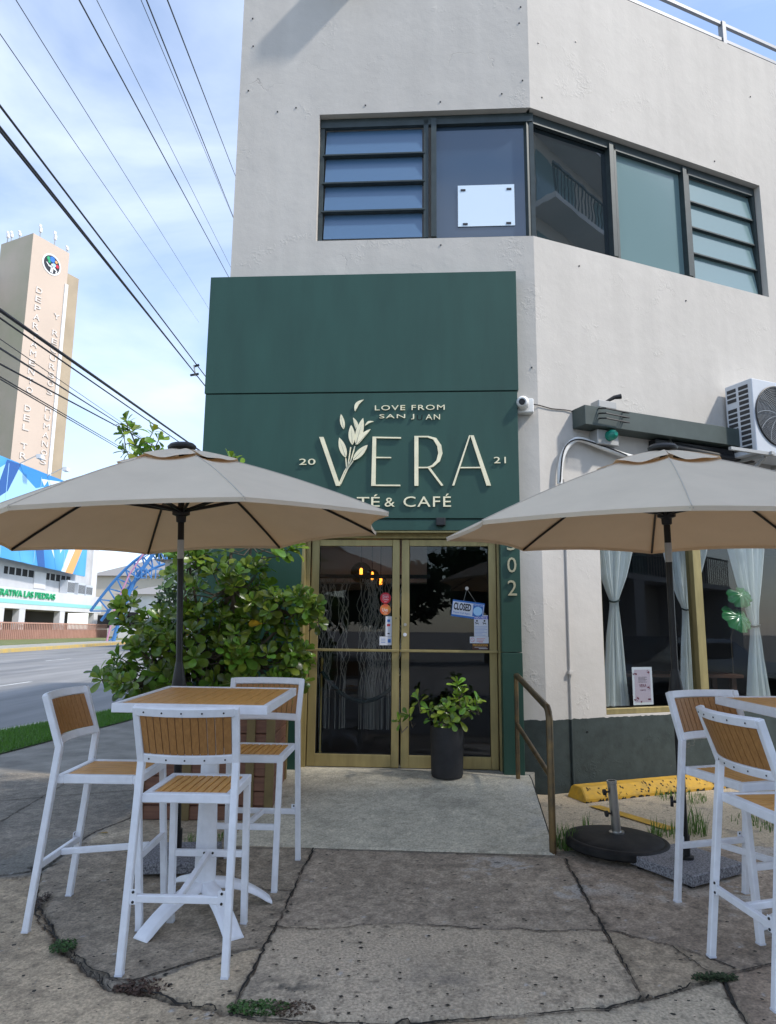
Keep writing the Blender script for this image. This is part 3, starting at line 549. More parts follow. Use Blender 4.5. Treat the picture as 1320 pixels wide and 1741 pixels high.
# front double door, bronze gold aluminium, set in behind the green cladding
do = -0.05
mb = MB(); mb.box((-2.245, .19, do - .06), (-2.20, 2.36, do + .05), FF); mb.box((-.425, .19, do - .06), (-.38, 2.36, do + .05), FF); mb.box((-2.20, 2.305, do - .058), (-.425, 2.36, do + .048), FF)
mb.build('door_frame', M['gold'], bld, bevel=.003)
def leaf(s0, s1, handle_side):
    st = .085 if handle_side else .085
    mb = MB(); mb.box((s0, .20, do - .025), (s0 + .075, 2.298, do + .02), FF); mb.box((s1 - .07, .20, do - .025), (s1, 2.298, do + .02), FF)
    mb.box((s0 + .075, .20, do - .024), (s1 - .07, .31, do + .018), FF); mb.box((s0 + .075, 2.235, do - .024), (s1 - .07, 2.298, do + .018), FF)
    d = mb.build('door', M['gold'], bld, bevel=.003)
    MB().box((s0 + .074, .309, do - .008), (s1 - .069, 2.236, do - .002), FF).build('glass_pane', M['glass'], d)
    MB().box((s0 - .01, 1.238, do + .045), (s1 + .005, 1.262, do + .07), FF).box((s0 + .02, 1.24, do + .02), (s0 + .05, 1.26, do + .045), FF).box((s1 - .05, 1.24, do + .02), (s1 - .02, 1.26, do + .045), FF).build('push_bar', M['gold'], d, bevel=.003)
    g = MB(); g.box((s0 + .074, .312, do - .012), (s0 + .080, 2.234, do + .004), FF); g.box((s1 - .076, .312, do - .012), (s1 - .069, 2.234, do + .004), FF); g.box((s0 + .08, .309, do - .012), (s1 - .076, .316, do + .003), FF)
    g.build('glazing_seal', M['seam'], d)
    return d
dl = leaf(-2.192, -1.343, 1); dr = leaf(-1.325, -.432, 0)
def disc(T, x, z, o, r, m, name, par, th=.006, n=20):
    mb = MB(); mb.prism([(x + r * math.cos(2 * math.pi * k / n), z + r * math.sin(2 * math.pi * k / n)) for k in range(n)], o, o + th, T); return mb.build(name, m, par)
disc(FF, -1.288, 1.491, do + .021, .014, M['steel'], 'lock', dr); disc(FF, -1.290, 1.398, do + .021, .017, M['paper'], 'lock', dr, .012); disc(FF, -1.375, 1.55, do + .0205, .006, M['ink'], 'screw_hole', dl, .002)
# ground floor shop window: gold frame
go = -0.07
mb = MB(); mb.box((.68, .668, go - .03), (6.45, .72, go + .045), FR); mb.box((.68, 2.70, go - .03), (6.45, 2.748, go + .045), FR); mb.box((.68, .72, go - .03), (.712, 2.70, go + .03), FR); mb.box((6.41, .72, go - .03), (6.45, 2.70, go + .03), FR)
w3 = mb.build('window', M['gold'], bld, bevel=.003)
MB().box((1.89, .721, go - .05), (2.00, 2.699, go + .055), FR).build('mullion', M['gold'], w3, bevel=.003)
MB().box((4.15, .721, go - .05), (4.26, 2.699, go + .055), FR).build('mullion', M['gold'], w3, bevel=.003)
for a, b in ((.70, 1.9), (1.99, 4.16), (4.25, 6.43)): MB().box((a, .70, go - .004), (b, 2.72, go + .002), FR).build('glass_pane', M['glass'], w3)
# small chips, fixings and bolts on the plaster
mb = MB(); random.seed(5)
for (s_, z_) in [(-3.02, 8.1), (-3.0, 7.75), (-3.03, 7.2), (-2.5, 6.97), (-1.75, 6.97), (-.95, 6.98), (-.3, 7.05), (-.08, 7.2), (-.95, 5.33), (-2.7, 6.93), (-.08, 8.1), (-.1, 7.9), (-.06, 4.0)]:
    mb.box((s_, z_, 0), (s_ + .014, z_ + .012, .008), FF)
for (s_, z_) in [(.12, 7.7), (.62, 8.5), (.62, 7.9), (.15, 7.05), (2.6, 7.0), (3.3, 8.1), (2.0, 5.1), (.44, .52), (.55, 5.2)]:
    mb.box((s_, z_, 0), (s_ + .013, z_ + .012, .008), FR)
mb.build('wall_fixing', M['bolt'], bld)
# pilaster edge band and painted conduit down the right wall are separate
# unseen fin added high on the front wall, shaped to throw the shadow there
mb = MB(); mb.box((-2.135, 8.545, 0.001), (-1.725, 8.74, .30), FF); mb.build('shadow_fin', M['wall'], bld)

# ------------------------------------------------------------------ roof railing
rl = thing('roof_railing', 'grey metal railing along the roof edge at upper right', 'railing', tuple(FR @ Vector((1.2, 8.75, -.1))))
for z in (8.89, 9.13): MB().box((.95, z - .022, -.12), (8.6, z + .022, -.08), FR).build('rail', M['railing'], rl)
for s_ in (1.2, 3.03, 4.9, 6.8): MB().box((s_ - .03, 8.751, -.135), (s_ + .03, 9.155, -.065), FR).build('post', M['railing'], rl)

# ------------------------------------------------------------------ green cladding with the lettering
po = .15
cl = thing('sign_cladding', 'dark green panelled cladding over the cafe entrance with raised cream lettering', 'sign', tuple(FF @ Vector((-1.7, .19, .1))))
MB().box((-3.275, 3.722, .003), (-.205, 4.955, po), FF).build('upper_panel', M['green'], cl, bevel=.003)
MB().box((-3.262, 2.475, .003), (-.218, 3.708, po + .004), FF).build('lower_panel', M['green'], cl, bevel=.003)
MB().box((-3.26, 3.706, .003), (-.22, 3.724, po - .012), FF).build('seam', M['seam'], cl)
MB().box((-3.255, 2.362, .003), (-.226, 2.466, po - .004), FF).build('soffit_panel', M['green'], cl, bevel=.003)
MB().box((-3.25, 2.464, .003), (-.23, 2.477, po - .012), FF).build('seam', M['seam'], cl)
MB().box((-3.25, -.02, .003), (-2.262, 2.360, po - .03), FF).build('side_panel', M['green_dark'], cl)
MB().box((-.405, 1.252, .003), (-.226, 2.360, po), FF).box((-.405, .185, .003), (-.222, 1.246, po + .004), FF).build('pillar', M['green_dark'], cl, bevel=.003)
MB().box((-2.264, .19, -.0), (-2.235, 2.362, po - .04), FF).build('gold_jamb', M['gold'], cl)
MB().box((-2.235, 2.345, -.0), (-.41, 2.362, po - .02), FF).build('gold_jamb', M['gold'], cl)
LT = FF @ Matrix.Translation((0, 0, po + .008))
def shp(name, polys, d=.016):
    mb = MB()
    for p_ in polys: mb.prism(list(p_), 0, d, LT)
    mb.build(name, M['letter'], cl)
shp('letter_v', [[(-2.119, 3.265), (-2.077, 3.265), (-1.904, 2.785), (-1.946, 2.785)]])
shp('letter_e', [[(-1.604, 3.265), (-1.568, 3.265), (-1.569, 2.784), (-1.61, 2.784)], [(-1.568, 3.264), (-1.329, 3.258), (-1.331, 3.244), (-1.568, 3.250)], [(-1.568, 3.066), (-1.423, 3.063), (-1.423, 3.052), (-1.568, 3.054)], [(-1.569, 2.796), (-1.334, 2.794), (-1.334, 2.780), (-1.569, 2.783)]])
bo = [(-1.164, 3.269), (-1.07, 3.268), (-.994, 3.247), (-.947, 3.177), (-.935, 3.098), (-.961, 3.02), (-1.02, 2.968), (-1.07, 2.953), (-1.164, 2.953)]
bi = [(-1.164, 3.256), (-1.079, 3.254), (-1.023, 3.233), (-.986, 3.168), (-.976, 3.098), (-.993, 3.029), (-1.037, 2.982), (-1.079, 2.966), (-1.164, 2.966)]
shp('letter_r', [[(-1.203, 3.269), (-1.164, 3.269), (-1.163, 2.783), (-1.201, 2.783)]] + [[bo[i], bo[i + 1], bi[i + 1], bi[i]] for i in range(8)] + [[(-1.050, 2.955), (-.928, 2.787), (-.948, 2.782), (-1.074, 2.953)]])
shp('letter_a', [[(-.683, 3.271), (-.670, 3.271), (-.826, 2.785), (-.846, 2.785)], [(-.672, 3.271), (-.639, 3.271), (-.483, 2.783), (-.525, 2.783)], [(-.766, 2.963), (-.571, 2.963), (-.571, 2.951), (-.770, 2.951)]])
pets = [(-1.778, 3.519, -1.694, 3.637, .047), (-1.884, 3.342, -1.913, 3.493, .044), (-1.754, 3.323, -1.795, 3.457, .032), (-1.678, 3.372, -1.592, 3.414, .028), (-1.761, 3.182, -1.696, 3.45, .071), (-1.795, 3.182, -1.811, 3.38, .063), (-1.752, 3.182, -1.622, 3.336, .05), (-1.856, 3.056, -1.922, 3.253, .066), (-1.787, 3.028, -1.649, 3.178, .066)]
fl = None
for i, (x0, y0, x1, y1, w) in enumerate(pets):
    dx, dy = x1 - x0, y1 - y0; L = math.hypot(dx, dy); nx, ny = -dy / L, dx / L; pts = []
    for k in range(11): t_ = k / 10; pts.append((t_, w / 2 * math.sin(math.pi * t_ ** .9) ** .8))
    bend = {0: .02, 3: .012, 2: -.008, 6: .012}.get(i, 0)
    P1 = [(x0 + dx * t_ + nx * (h_ + bend * math.sin(math.pi * t_)), y0 + dy * t_ + ny * (h_ + bend * math.sin(math.pi * t_))) for t_, h_ in pts]; P2 = [(x0 + dx * t_ + nx * (-h_ + bend * 1.6 * math.sin(math.pi * t_)), y0 + dy * t_ + ny * (-h_ + bend * 1.6 * math.sin(math.pi * t_))) for t_, h_ in pts[1:-1]][::-1]
    T_ = FF @ Matrix.Translation((0, 0, po + .008 + .003 * i)); mb = MB(); mb.prism(P1 + P2, 0, .012, T_); q_ = mb.build('flower_petal', M['letter'], cl)
    v_ = MB(); v_.prism([(x0 + dx * .08 + nx * .0018, y0 + dy * .08 + ny * .0018), (x0 + dx * .85, y0 + dy * .85), (x0 + dx * .08 - nx * .0018, y0 + dy * .08 - ny * .0018)], .012, .0126, T_); v_.build('vein', M['ink'], q_)
st = [[(-1.925, 2.785), (-1.866, 2.929), (-1.811, 3.024), (-1.772, 3.173)], [(-1.905, 2.80), (-1.842, 2.946), (-1.784, 3.033)], [(-1.836, 2.975), (-1.812, 3.165)], [(-1.846, 2.95), (-1.858, 3.056)]]
mb = MB()
for l in st:
    for p_, q_ in zip(l[:-1], l[1:]):
        d_ = Vector((q_[0] - p_[0], q_[1] - p_[1])).normalized(); n_ = Vector((-d_.y, d_.x)) * .0055
        mb.prism([(p_[0] + n_.x, p_[1] + n_.y), (q_[0] + n_.x, q_[1] + n_.y), (q_[0] - n_.x, q_[1] - n_.y), (p_[0] - n_.x, p_[1] - n_.y)], 0, .012, LT)
mb.build('flower_stem', M['letter'], cl)
def lt(s, box, name='lettering', m='letter', d=.012, T=LT, w=None): return text_polys(s, box, d, T, width=w).build(name, M[m], cl)
lt('LOVE FROM', (-1.585, 3.528, -.913, 3.578), w=1.15); lt('SAN J', (-1.541, 3.435, -1.205, 3.488), w=1.15); lt('AN', (-1.095, 3.432, -.958, 3.484), w=1.15)
lt('U', (-1.181, 3.430, -1.127, 3.482), 'letter_ghost', 'seam', .001, FF @ Matrix.Translation((0, 0, po + .0045)))
lt('20', (-2.306, 2.992, -2.15, 3.052), w=1.05); lt('21', (-.453, 2.999, -.340, 3.060), w=1.05)
lt('TÉ', (-1.745, 2.585, -1.527, 2.702)); lt('&', (-1.481, 2.584, -1.386, 2.670)); lt('CAFÉ', (-1.304, 2.582, -.857, 2.708), w=1.1)
PT = FF @ Matrix.Translation((0, 0, po + .006))
for ch, zc in (('3', 2.245), ('0', 2.04), ('2', 1.83)): lt(ch, (-.345, zc - .07, -.262, zc + .07), 'house_number', m='number', T=PT)
MB().box((-1.0, 2.40, po - .003), (-.91, 2.475, po + .055), FF).build('spotlight', M['black_plastic'], cl, bevel=.008)

# ------------------------------------------------------------------ board in the upper window
b = thing('notice_board', 'blank pale blue-white board with four dark tabs behind the upper window', 'sign', tuple(FF @ Vector((-.47, 5.6, wo))))
MB().box((-.76, 5.605, wo + .0), (-.170, 6.075, wo + .006), FF).build('board', M['boardwhite'], b)
mb = MB()
for x, z in ((-.71, 6.02), (-.23, 6.02), (-.69, 5.63), (-.24, 5.63)): MB().box((x - .02, z - .012, wo + .0065), (x + .03, z + .012, wo + .010), FF).build('tab', M['ink'], b)

# ------------------------------------------------------------------ right wall fittings
c_ = thing('security_camera', 'white dome security camera on a square box between green panel and corner', 'security camera', tuple(FF @ Vector((-.13, 3.5, 0))))
MB().box((-.215, 3.52, .001), (-.055, 3.66, .09), FF).build('junction_box', M['white'], c_, bevel=.008)
mb = MB(); mb.tube([FF @ Vector((-.16, 3.60, .09)), FF @ Vector((-.17, 3.60, .16)), FF @ Vector((-.18, 3.59, .2))], [.062, .06, .042], 20); mb.build('camera_body', M['white'], c_, smooth=True)
mb = MB(); mb.tube([FF @ Vector((-.18, 3.59, .199)), FF @ Vector((-.184, 3.588, .212))], .03, 16); mb.build('lens', M['black_plastic'], c_)
cb = MB(); cb.tube([FF @ Vector((-.055, 3.62, .03)), FF @ Vector((0.01, 3.615, .01)), FR @ Vector((.15, 3.60, .01)), FR @ Vector((.32, 3.61, .01)), FR @ Vector((.5, 3.60, .02))], .005, 6)
single(cb, 'camera_cable', M['cable'], 'thin dark cable from the security camera along the plaster to the green beam', 'cable')
bm_ = thing('cable_trunking', 'long green-grey box beam bolted on the right wall, running to the air conditioner', 'trunking', tuple(FR @ Vector((1.4, 3.4, 0))))
MB().box((.40, 3.425, .002), (2.75, 3.62, .20), FR).build('casing', M['beam'], bm_, bevel=.004)
MB().box((1.35, 3.30, .004), (2.75, 3.41, .12), FR).build('pipe_cover', M['black_plastic'], bm_, bevel=.01)
for s_ in (1.55,): MB().tube([FR @ Vector((s_, 3.42, .10)), FR @ Vector((s_, 3.37, .12))], .018, 10).build('bolt', M['steel'], bm_)
g_ = thing('floodlight', 'small black floodlight with wire bracket on top of the green beam end', 'floodlight', tuple(FR @ Vector((.62, 3.62, .15))))
MB().box((.58, 3.625, .06), (.80, 3.70, .19), FR).build('housing', M['galv'], g_, bevel=.006)
MB().tube([FR @ Vector((.70, 3.70, .12)), FR @ Vector((.80, 3.76, .16)), FR @ Vector((.86, 3.77, .19))], [.012, .02, .026], 12).build('lamp_head', M['black_plastic'], g_)
mb = MB()
for z in (3.50, 3.55, 3.60): mb.tube([FR @ Vector((.56, z, .205)), FR @ Vector((.58, z - .02, .29)), FR @ Vector((.86, z - .03, .29)), FR @ Vector((.86, z, .205))], .008, 6)
mb.build('wire_guard', M['black_plastic'], g_)
g_ = thing('signal_lamp', 'green glass lamp on a small grey box under the beam', 'lamp', tuple(FR @ Vector((.72, 3.3, 0))))
MB().box((.60, 3.27, .002), (.86, 3.42, .13), FR).build('box', M['galv'], g_, bevel=.006)
MB().tube([FR @ Vector((.74, 3.36, .13)), FR @ Vector((.74, 3.36, .17)), FR @ Vector((.74, 3.36, .21)), FR @ Vector((.74, 3.36, .235))], [.052, .055, .045, .02], 20).build('dome', M['tealglass'], g_, smooth=True)
mb = MB(); pts = [(.19, 2.84, .05), (.20, 3.0, .05), (.25, 3.16, .05), (.34, 3.27, .055), (.45, 3.31, .06), (.7, 3.255, .07), (1.0, 3.20, .07), (1.3, 3.18, .07)]
def smooth_pts(P, n=5):
    P = [Vector(p) for p in P]; o = []
    for i in range(len(P) - 1):
        a, b, c, d = P[max(i - 1, 0)], P[i], P[i + 1], P[min(i + 2, len(P) - 1)]
        for k in range(n): t_ = k / n; o.append(.5 * ((2 * b) + (c - a) * t_ + (2 * a - 5 * b + 4 * c - d) * t_ ** 2 + (3 * b - a - 3 * c + d) * t_ ** 3))
    return o + [P[-1]]
mb.tube([FR @ p_ for p_ in smooth_pts(pts)], .026, 12); single(mb, 'white_pipe', M['white'], 'wrapped white pipe bending down the wall left of the right parasol', 'pipe', smooth=True)
mb = MB(); mb.tube([FR @ Vector((p_[0] - .018 + .010 * math.sin(i * .7), p_[1] + .010 * math.cos(i * .8), p_[2] + .028)) for i, p_ in enumerate(smooth_pts(pts[:7], 3))], .007, 6); single(mb, 'wall_cable', M['cable'], 'black cable looped round the white pipe on the wall', 'cable')
mb = MB(); mb.tube([FR @ Vector(p_) for p_ in [(1.30, 3.05, .10), (1.32, 3.2, .10), (1.40, 3.32, .10), (1.6, 3.35, .10), (2.4, 3.30, .10)]], .05, 12); single(mb, 'insulated_pipe', M['black_plastic'], 'thick black insulated pipe curving down behind the right parasol top', 'pipe', smooth=True)
mb = MB(); mb.tube([FR @ Vector(p_) for p_ in [(.265, -.02, .01), (.265, .9, .01), (.268, 2.0, .01), (.27, 2.9, .01)]], .011, 10); mb.box((.24, 1.05, .002), (.295, 1.08, .04), FR); single(mb, 'wall_conduit', M['wall'], 'thin conduit running down the wall, painted like the wall itself', 'pipe', smooth=True)
# air conditioner
ac = thing('air_conditioner', 'grey outdoor air conditioner unit on a wall bracket at the right edge', 'air conditioner', tuple(FR @ Vector((2.95, 3.3, .25))))
A0, A1, Z0, Z1, O0, O1 = 2.44, 3.30, 3.315, 4.135, .05, .40
MB().box((A0, Z0, O0), (A1, Z1, O1), FR).build('casing', M['ac'], ac, bevel=.02, seg=3, smooth=True)
mb = MB()
for k in range(13):
    zz = Z0 + .055 + k * .056
    for a, b in ((O0 + .03, O0 + .145), (O0 + .18, O0 + .30)):
        if k in (9,) and a < O0 + .1: continue
        mb.box((A0 - .004, zz, a), (A0 + .02, zz + .038, b), FR)
mb.build('side_louvre', M['ac_dark'], ac)
cx, cz, r0 = A0 + .36, (Z0 + Z1) / 2 + .02, .325
mb = MB(); mb.prism([(cx + r0 * math.cos(2 * math.pi * k / 40), cz + r0 * math.sin(2 * math.pi * k / 40)) for k in range(40)], O1 + .001, O1 + .003, FR); fg = mb.build('fan_opening', M['ac_dark'], ac)
mb = MB()
for rr in np.linspace(.05, r0, 16): mb.tube([FR @ Vector((cx + rr * math.cos(2 * math.pi * k / 36), cz + rr * math.sin(2 * math.pi * k / 36), O1 + .016 + .01 * (1 - rr / r0))) for k in range(37)], .0022, 4, cap=False)
for k in range(12):
    a0 = k * math.pi / 6; mb.tube([FR @ Vector((cx + q_ * math.cos(a0 + q_ * 1.6), cz + q_ * math.sin(a0 + q_ * 1.6), O1 + .02)) for q_ in np.linspace(.03, r0, 8)], .004, 4)
mb.build('fan_grille', M['wire'], fg)
mb = MB(); mb.tube([FR @ Vector((cx + (r0 + .01) * math.cos(2 * math.pi * k / 40), cz + (r0 + .01) * math.sin(2 * math.pi * k / 40), O1 + .008)) for k in range(41)], .008, 6, cap=False); mb.build('fan_ring', M['black_plastic'], fg)
for s_ in (2.55, 3.15):
    mb = MB(); mb.box((s_ - .02, Z0 - .035, .002), (s_ + .02, Z0 - .001, .50), FR); mb.bar(FR @ Vector((s_, Z0 - .30, .01)), FR @ Vector((s_, Z0 - .04, .40)), .03, .03); mb.box((s_ - .018, Z0 - .36, .001), (s_ + .018, Z0 - .036, .012), FR); mb.build('bracket', M['galv'], ac)
MB().box((A0 - .45, Z0 - .036, .44), (A1 + .2, Z0 - .004, .475), FR).build('bracket', M['galv'], ac)

# ------------------------------------------------------------------ inside the shop window: curtains, poster, lamps
def curtain(rows, label, off=-.22, n=40, folds=9):
    # rows: (z, s_left, s_right)
    zs = np.linspace(rows[-1][0], rows[0][0], 46); mb = MB(); rz = [r[0] for r in rows][::-1]
    ph = random.random() * 6; W0 = max(r[2] - r[1] for r in rows)
    for z in zs:
        L = np.interp(z, rz, [r[1] for r in rows][::-1]); Rr = np.interp(z, rz, [r[2] for r in rows][::-1]); w = Rr - L; cen = (L + Rr) / 2
        for k in range(n * 2 + 1):
            t_ = k / (n * 2); amp = .035 * (.5 + .5 * min(1, w / W0))
            mb.v.append(tuple(FR @ Vector((L + w * t_ + .012 * w / W0 * math.sin(t_ * folds * 6.28 * 1.3 + ph), z, off + amp * math.sin(t_ * folds * 6.28 + ph + .25 * math.sin(z * 3)) + .01 * math.sin(t_ * 23 + z))))); mb.c.append(None)
    nx = n * 2 + 1
    for j in range(len(zs) - 1):
        for k in range(nx - 1): mb.f.append((j * nx + k, j * nx + k + 1, (j + 1) * nx + k + 1, (j + 1) * nx + k)); mb.mi.append(0)
    tie = min(rows, key=lambda r: r[2] - r[1]); r_ = thing('curtain', label, 'curtain', tuple(FR @ Vector(((tie[1] + tie[2]) / 2, .7, off))), 'white curtains tied back in the shop window')
    mb.build('cloth', M['curtain'], r_, smooth=True)
    t = MB(); cx_ = (tie[1] + tie[2]) / 2; ww = (tie[2] - tie[1]) / 2 + .006
    t.tube([FR @ Vector((cx_ + ww * math.cos(a), tie[0] + .01 * math.sin(2 * a), off + .05 * math.sin(a))) for a in np.linspace(0, 6.283, 17)], .009, 6, cap=False); t.build('tieback', M['velvet'], r_)
curtain([(2.85, .72, 1.36), (2.28, .80, 1.28), (2.0, .86, 1.18), (1.82, .93, 1.09), (1.75, .965, 1.055), (1.66, .95, 1.065), (1.4, .90, 1.09), (1.0, .86, 1.12), (.72, .83, 1.15)], 'white sheer curtain tied in the middle, beside the left edge of the shop window')
curtain([(2.85, 1.66, 2.45), (2.3, 1.73, 2.34), (2.0, 1.80, 2.2), (1.8, 1.88, 2.08), (1.69, 1.942, 2.032), (1.6, 1.93, 2.04), (1.3, 1.89, 2.055), (.82, 1.85, 2.075), (.70, 1.84, 2.08)], 'white sheer curtain tied behind the gold mullion of the shop window', off=-.24)
curtain([(2.85, 2.55, 3.25), (2.37, 2.65, 3.20), (2.0, 2.74, 3.11), (1.7, 2.84, 3.03), (1.525, 2.89, 3.0), (1.42, 2.88, 3.02), (1.1, 2.82, 3.06), (.70, 2.76, 3.12)], 'white sheer curtain at the right, behind large green leaves')
ps = thing('window_poster', 'pale lilac menu poster with burgundy flowers standing in the lower corner of the window', 'poster', tuple(FR @ Vector((1.22, .70, -.1))))
MB().box((1.094, .735, -.108), (1.345, 1.10, -.104), FR).build('sheet', M['paper'], ps)
MB().box((1.12, .76, -.1038), (1.32, 1.075, -.1030), FR).build('print_field', M['paper_lilac'], ps)
PW = FR @ Matrix.Translation((0, 0, -.1028)); text_polys('VERA', (1.175, .905, 1.265, .935), .001, PW).build('lettering', M['burgundy'], ps); text_polys('CARTA', (1.185, .87, 1.255, .883), .001, PW).build('lettering', M['burgundy'], ps)
mb = MB(); random.seed(3)
for (x, z, n_, r_) in ((1.135, .79, 9, .03), (1.30, .90, 7, .022), (1.125, 1.04, 6, .02), (1.29, 1.05, 7, .02), (1.30, .79, 6, .02), (1.2, .765, 5, .015)):
    for k in range(n_):
        a = random.random() * 6.28; q_ = random.random() * r_; xx, zz = x + q_ * math.cos(a), z + q_ * math.sin(a); rr = random.uniform(.006, .013); mb.prism([(xx + rr * math.cos(b_2), zz + rr * .7 * math.sin(b_2 + a)) for b_2 in np.linspace(0, 5.4, 6)], 0, .0008, PW)
mb.build('flower_print', M['burgundy'], ps)
mb = MB()
for k in range(4): text_polys
lines = MB()
for k in range(5): lines.box((1.165, 1.0 - k * .012, -.1027), (1.275 - (k % 2) * .02, 1.003 - k * .012, -.1020), FR)
lines.build('small_print', M['ink'], ps)
# large leaves inside the window
mo = thing('monstera_plant', 'two broad dark green leaves seen through the right window pane', 'plant', tuple(FR @ Vector((2.8, .7, -.35))))
def bigleaf(c0, w, h, rot):
    mb = MB(); n = 48; m_ = 5; vs = [(0, 0, 0)]
    for j in range(1, m_ + 1):
        for k in range(n):
            a = 2 * math.pi * k / n; q = j / m_; notch = .16 * max(0, math.cos(a * 7)) ** 8 if j == m_ else 0; base = 1 - .42 * math.exp(-((a - math.pi / 2 + .0) / .28) ** 2); rr = q * base * (1 - notch)
            vs.append((w / 2 * rr * math.cos(a), h / 2 * rr * math.sin(a), -.05 * q * q + .010 * q * math.cos(a * 9)))
    fs = [(0, 1 + k, 1 + (k + 1) % n) for k in range(n)] + [(1 + (j - 1) * n + k, 1 + j * n + k, 1 + j * n + (k + 1) % n, 1 + (j - 1) * n + (k + 1) % n) for j in range(1, m_) for k in range(n)]
    T_ = FR @ Matrix.Translation(c0) @ Matrix.Rotation(rot, 4, 'Z') @ Matrix.Rotation(R(-28), 4, 'X'); mb.add(vs, fs, T_); mb.build('leaf', M['monstera'], mo, smooth=True)
bigleaf((2.70, 1.86, -.14), .33, .27, .25); bigleaf((2.64, 1.62, -.14), .40, .34, -.1)
MB().tube([FR @ Vector((2.80, 1.0, -.42)), FR @ Vector((2.78, 1.4, -.40)), FR @ Vector((2.75, 1.85, -.16))], .006, 6).build('stem', M['bark'], mo)
# dining table and chair dimly inside
def pendant(p, r, label):
    t = thing('pendant_lamp', label, 'pendant lamp', p, 'smoked glass globe lamps over the tables')
    mb = MB(); T_ = Matrix.Translation(p); n = 14; prof = [(max(.002, r * math.sin(math.pi * k / n)), -r * math.cos(math.pi * k / n)) for k in range(n + 1)]; mb.lathe(prof, 28, T_); mb.build('globe', M['smoke'], t, smooth=True)
    MB().tube([(p[0], p[1], p[2] + r), (p[0], p[1], 3.04)], .004, 6).build('cord', M['cable'], t)
    MB().lathe([(.006, -.05), (.016, -.04), (.018, .03), (.012, .05)], 12, Matrix.Translation(p)).build('bulb', M['bulb'], t, smooth=True)
pendant((-.298, 8.0, 2.079), .12, 'nearest smoked glass globe lamp glowing orange inside the left door')
pendant((-.184, 8.5, 2.08), .085, 'second globe lamp with orange filament, just right of the nearest one')
pendant((-.083, 8.9, 2.05), .075, 'small distant globe lamp glowing beside the red sticker')
pendant((2.62, 8.3, 2.0), .09, 'globe lamp glowing beside the first white curtain of the shop window')
# string curtain behind the left door
sc = thing('string_curtain', 'wavy hanging string curtain behind the glass of the left door leaf', 'curtain', tuple(FF @ Vector((-1.75, .3, -.9))))
random.seed(12)
for part in range(2):
    mb = MB()
    s0, s1 = ((-2.49, -1.95), (-1.84, -1.36))[part]
    for k in range(44):
        s_ = random.uniform(s0, s1); ph = random.random() * 6.28; fr = random.uniform(9, 14); pts = []
        for z in np.linspace(.42, 1.98, 34):
            am = .030 * max(0, min(1, (z - .75) * 2.5)); pts.append(FF @ Vector((s_ + am * math.sin(z * fr + ph) + .5 * am * math.sin(z * 23 + ph * 2), z, -.92 + .05 * math.sin(ph) + .01 * math.sin(z * 17 + ph))))
        mb.tube(pts, .0042, 4)
    mb.build('strands', M['strand'], sc)
MB().box((-2.6, 1.99, -.95), (-1.05, 2.03, -.90), FF).build('rail', M['room'], sc)
wd = thing('white_drape', 'narrow white drape hanging inside the left door near the ceiling', 'curtain', (-1.2, 8.6, 1.6)); mb = MB()
for k in range(20): mb.v += [(-1.30 + k * .012, 8.6 + .02 * math.sin(k * 1.4), 1.55), (-1.30 + k * .012, 8.6 + .02 * math.sin(k * 1.4), 3.0)]; mb.c += [None, None]
for k in range(19): mb.f.append((2 * k, 2 * k + 2, 2 * k + 3, 2 * k + 1)); mb.mi.append(0)
mb.build('cloth', M['curtain'], wd, smooth=True)
# rope stanchion
stn = thing('rope_stanchion', 'brass rope stanchion standing inside behind the left door', 'stanchion', (-.66, 7.35, .19))
MB().lathe([(.13, .19), (.13, .205), (.03, .22), (.012, .25), (.012, 1.08), (.02, 1.1), (.02, 1.14), (.005, 1.16)], 20, Matrix.Translation((-.66, 7.35, 0))).build('post', M['brass'], stn, smooth=True)
MB().tube([(-.66 + .85 * t_, 7.35 - .02 * t_, 1.02 - .9 * t_ * (1 - t_) * 1.3) for t_ in np.linspace(0, 1, 16)], .02, 8).build('rope', M['velvet'], stn, smooth=True)
tb = thing('dining_table', 'dark wooden dining table inside behind the shop window', 'table', (3.4, 9.2, .19))
MB().box((2.6, 8.9, .90), (4.4, 9.6, .94)).build('tabletop', M['wood_table'], tb)
for x in (2.7, 4.3):
    for y in (8.98, 9.5): MB().box((x - .03, y - .03, .19), (x + .03, y + .03, .90)).build('leg', M['wood_table'], tb)

# ------------------------------------------------------------------ notices on the doors
st_o = do + .0
def on_door(name, label, cat, parts, base):
    t = thing(name, label, cat, tuple(FF @ Vector((base[0], base[1], st_o))))
    for nm, mb, m in parts: mb.build(nm, M[m], t)
    return t
ang = -math.atan2(.037, .293); CT = FF @ Matrix.Translation((-.857, 1.577, st_o + .006)) @ Matrix.Rotation(ang, 4, 'Z')
p_ = [('board', MB().box((0, 0, 0), (.300, .155, .004), CT), 'signblue'), ('face', MB().box((.004, .018, .0041), (.296, .140, .0050), CT), 'paper'), ('lettering', text_polys('CLOSED', (.014, .062, .178, .132), .001, CT @ Matrix.Translation((0, 0, .0051)), bold=.035), 'ink'),
      ('small_print', text_polys('Please Call Again', (.016, .028, .176, .048), .001, CT @ Matrix.Translation((0, 0, .0051))), 'signblue'),
      ('clock_field', MB().box((.196, .024, .0051), (.290, .136, .0058), CT), 'signblue'), ('clock_face', MB().prism([(.243 + .042 * math.cos(a), .075 + .042 * math.sin(a)) for a in np.linspace(0, 6.1, 20)], .0059, .0065, CT), 'signpale'),
      ('clock_heading', text_polys('WILL RETURN', (.202, .122, .284, .131), .0008, CT @ Matrix.Translation((0, 0, .0059))), 'paper')]
cs = on_door('closed_sign', 'blue and white CLOSED sign hanging tilted inside the right door', 'sign', p_, (-.7, 1.56))
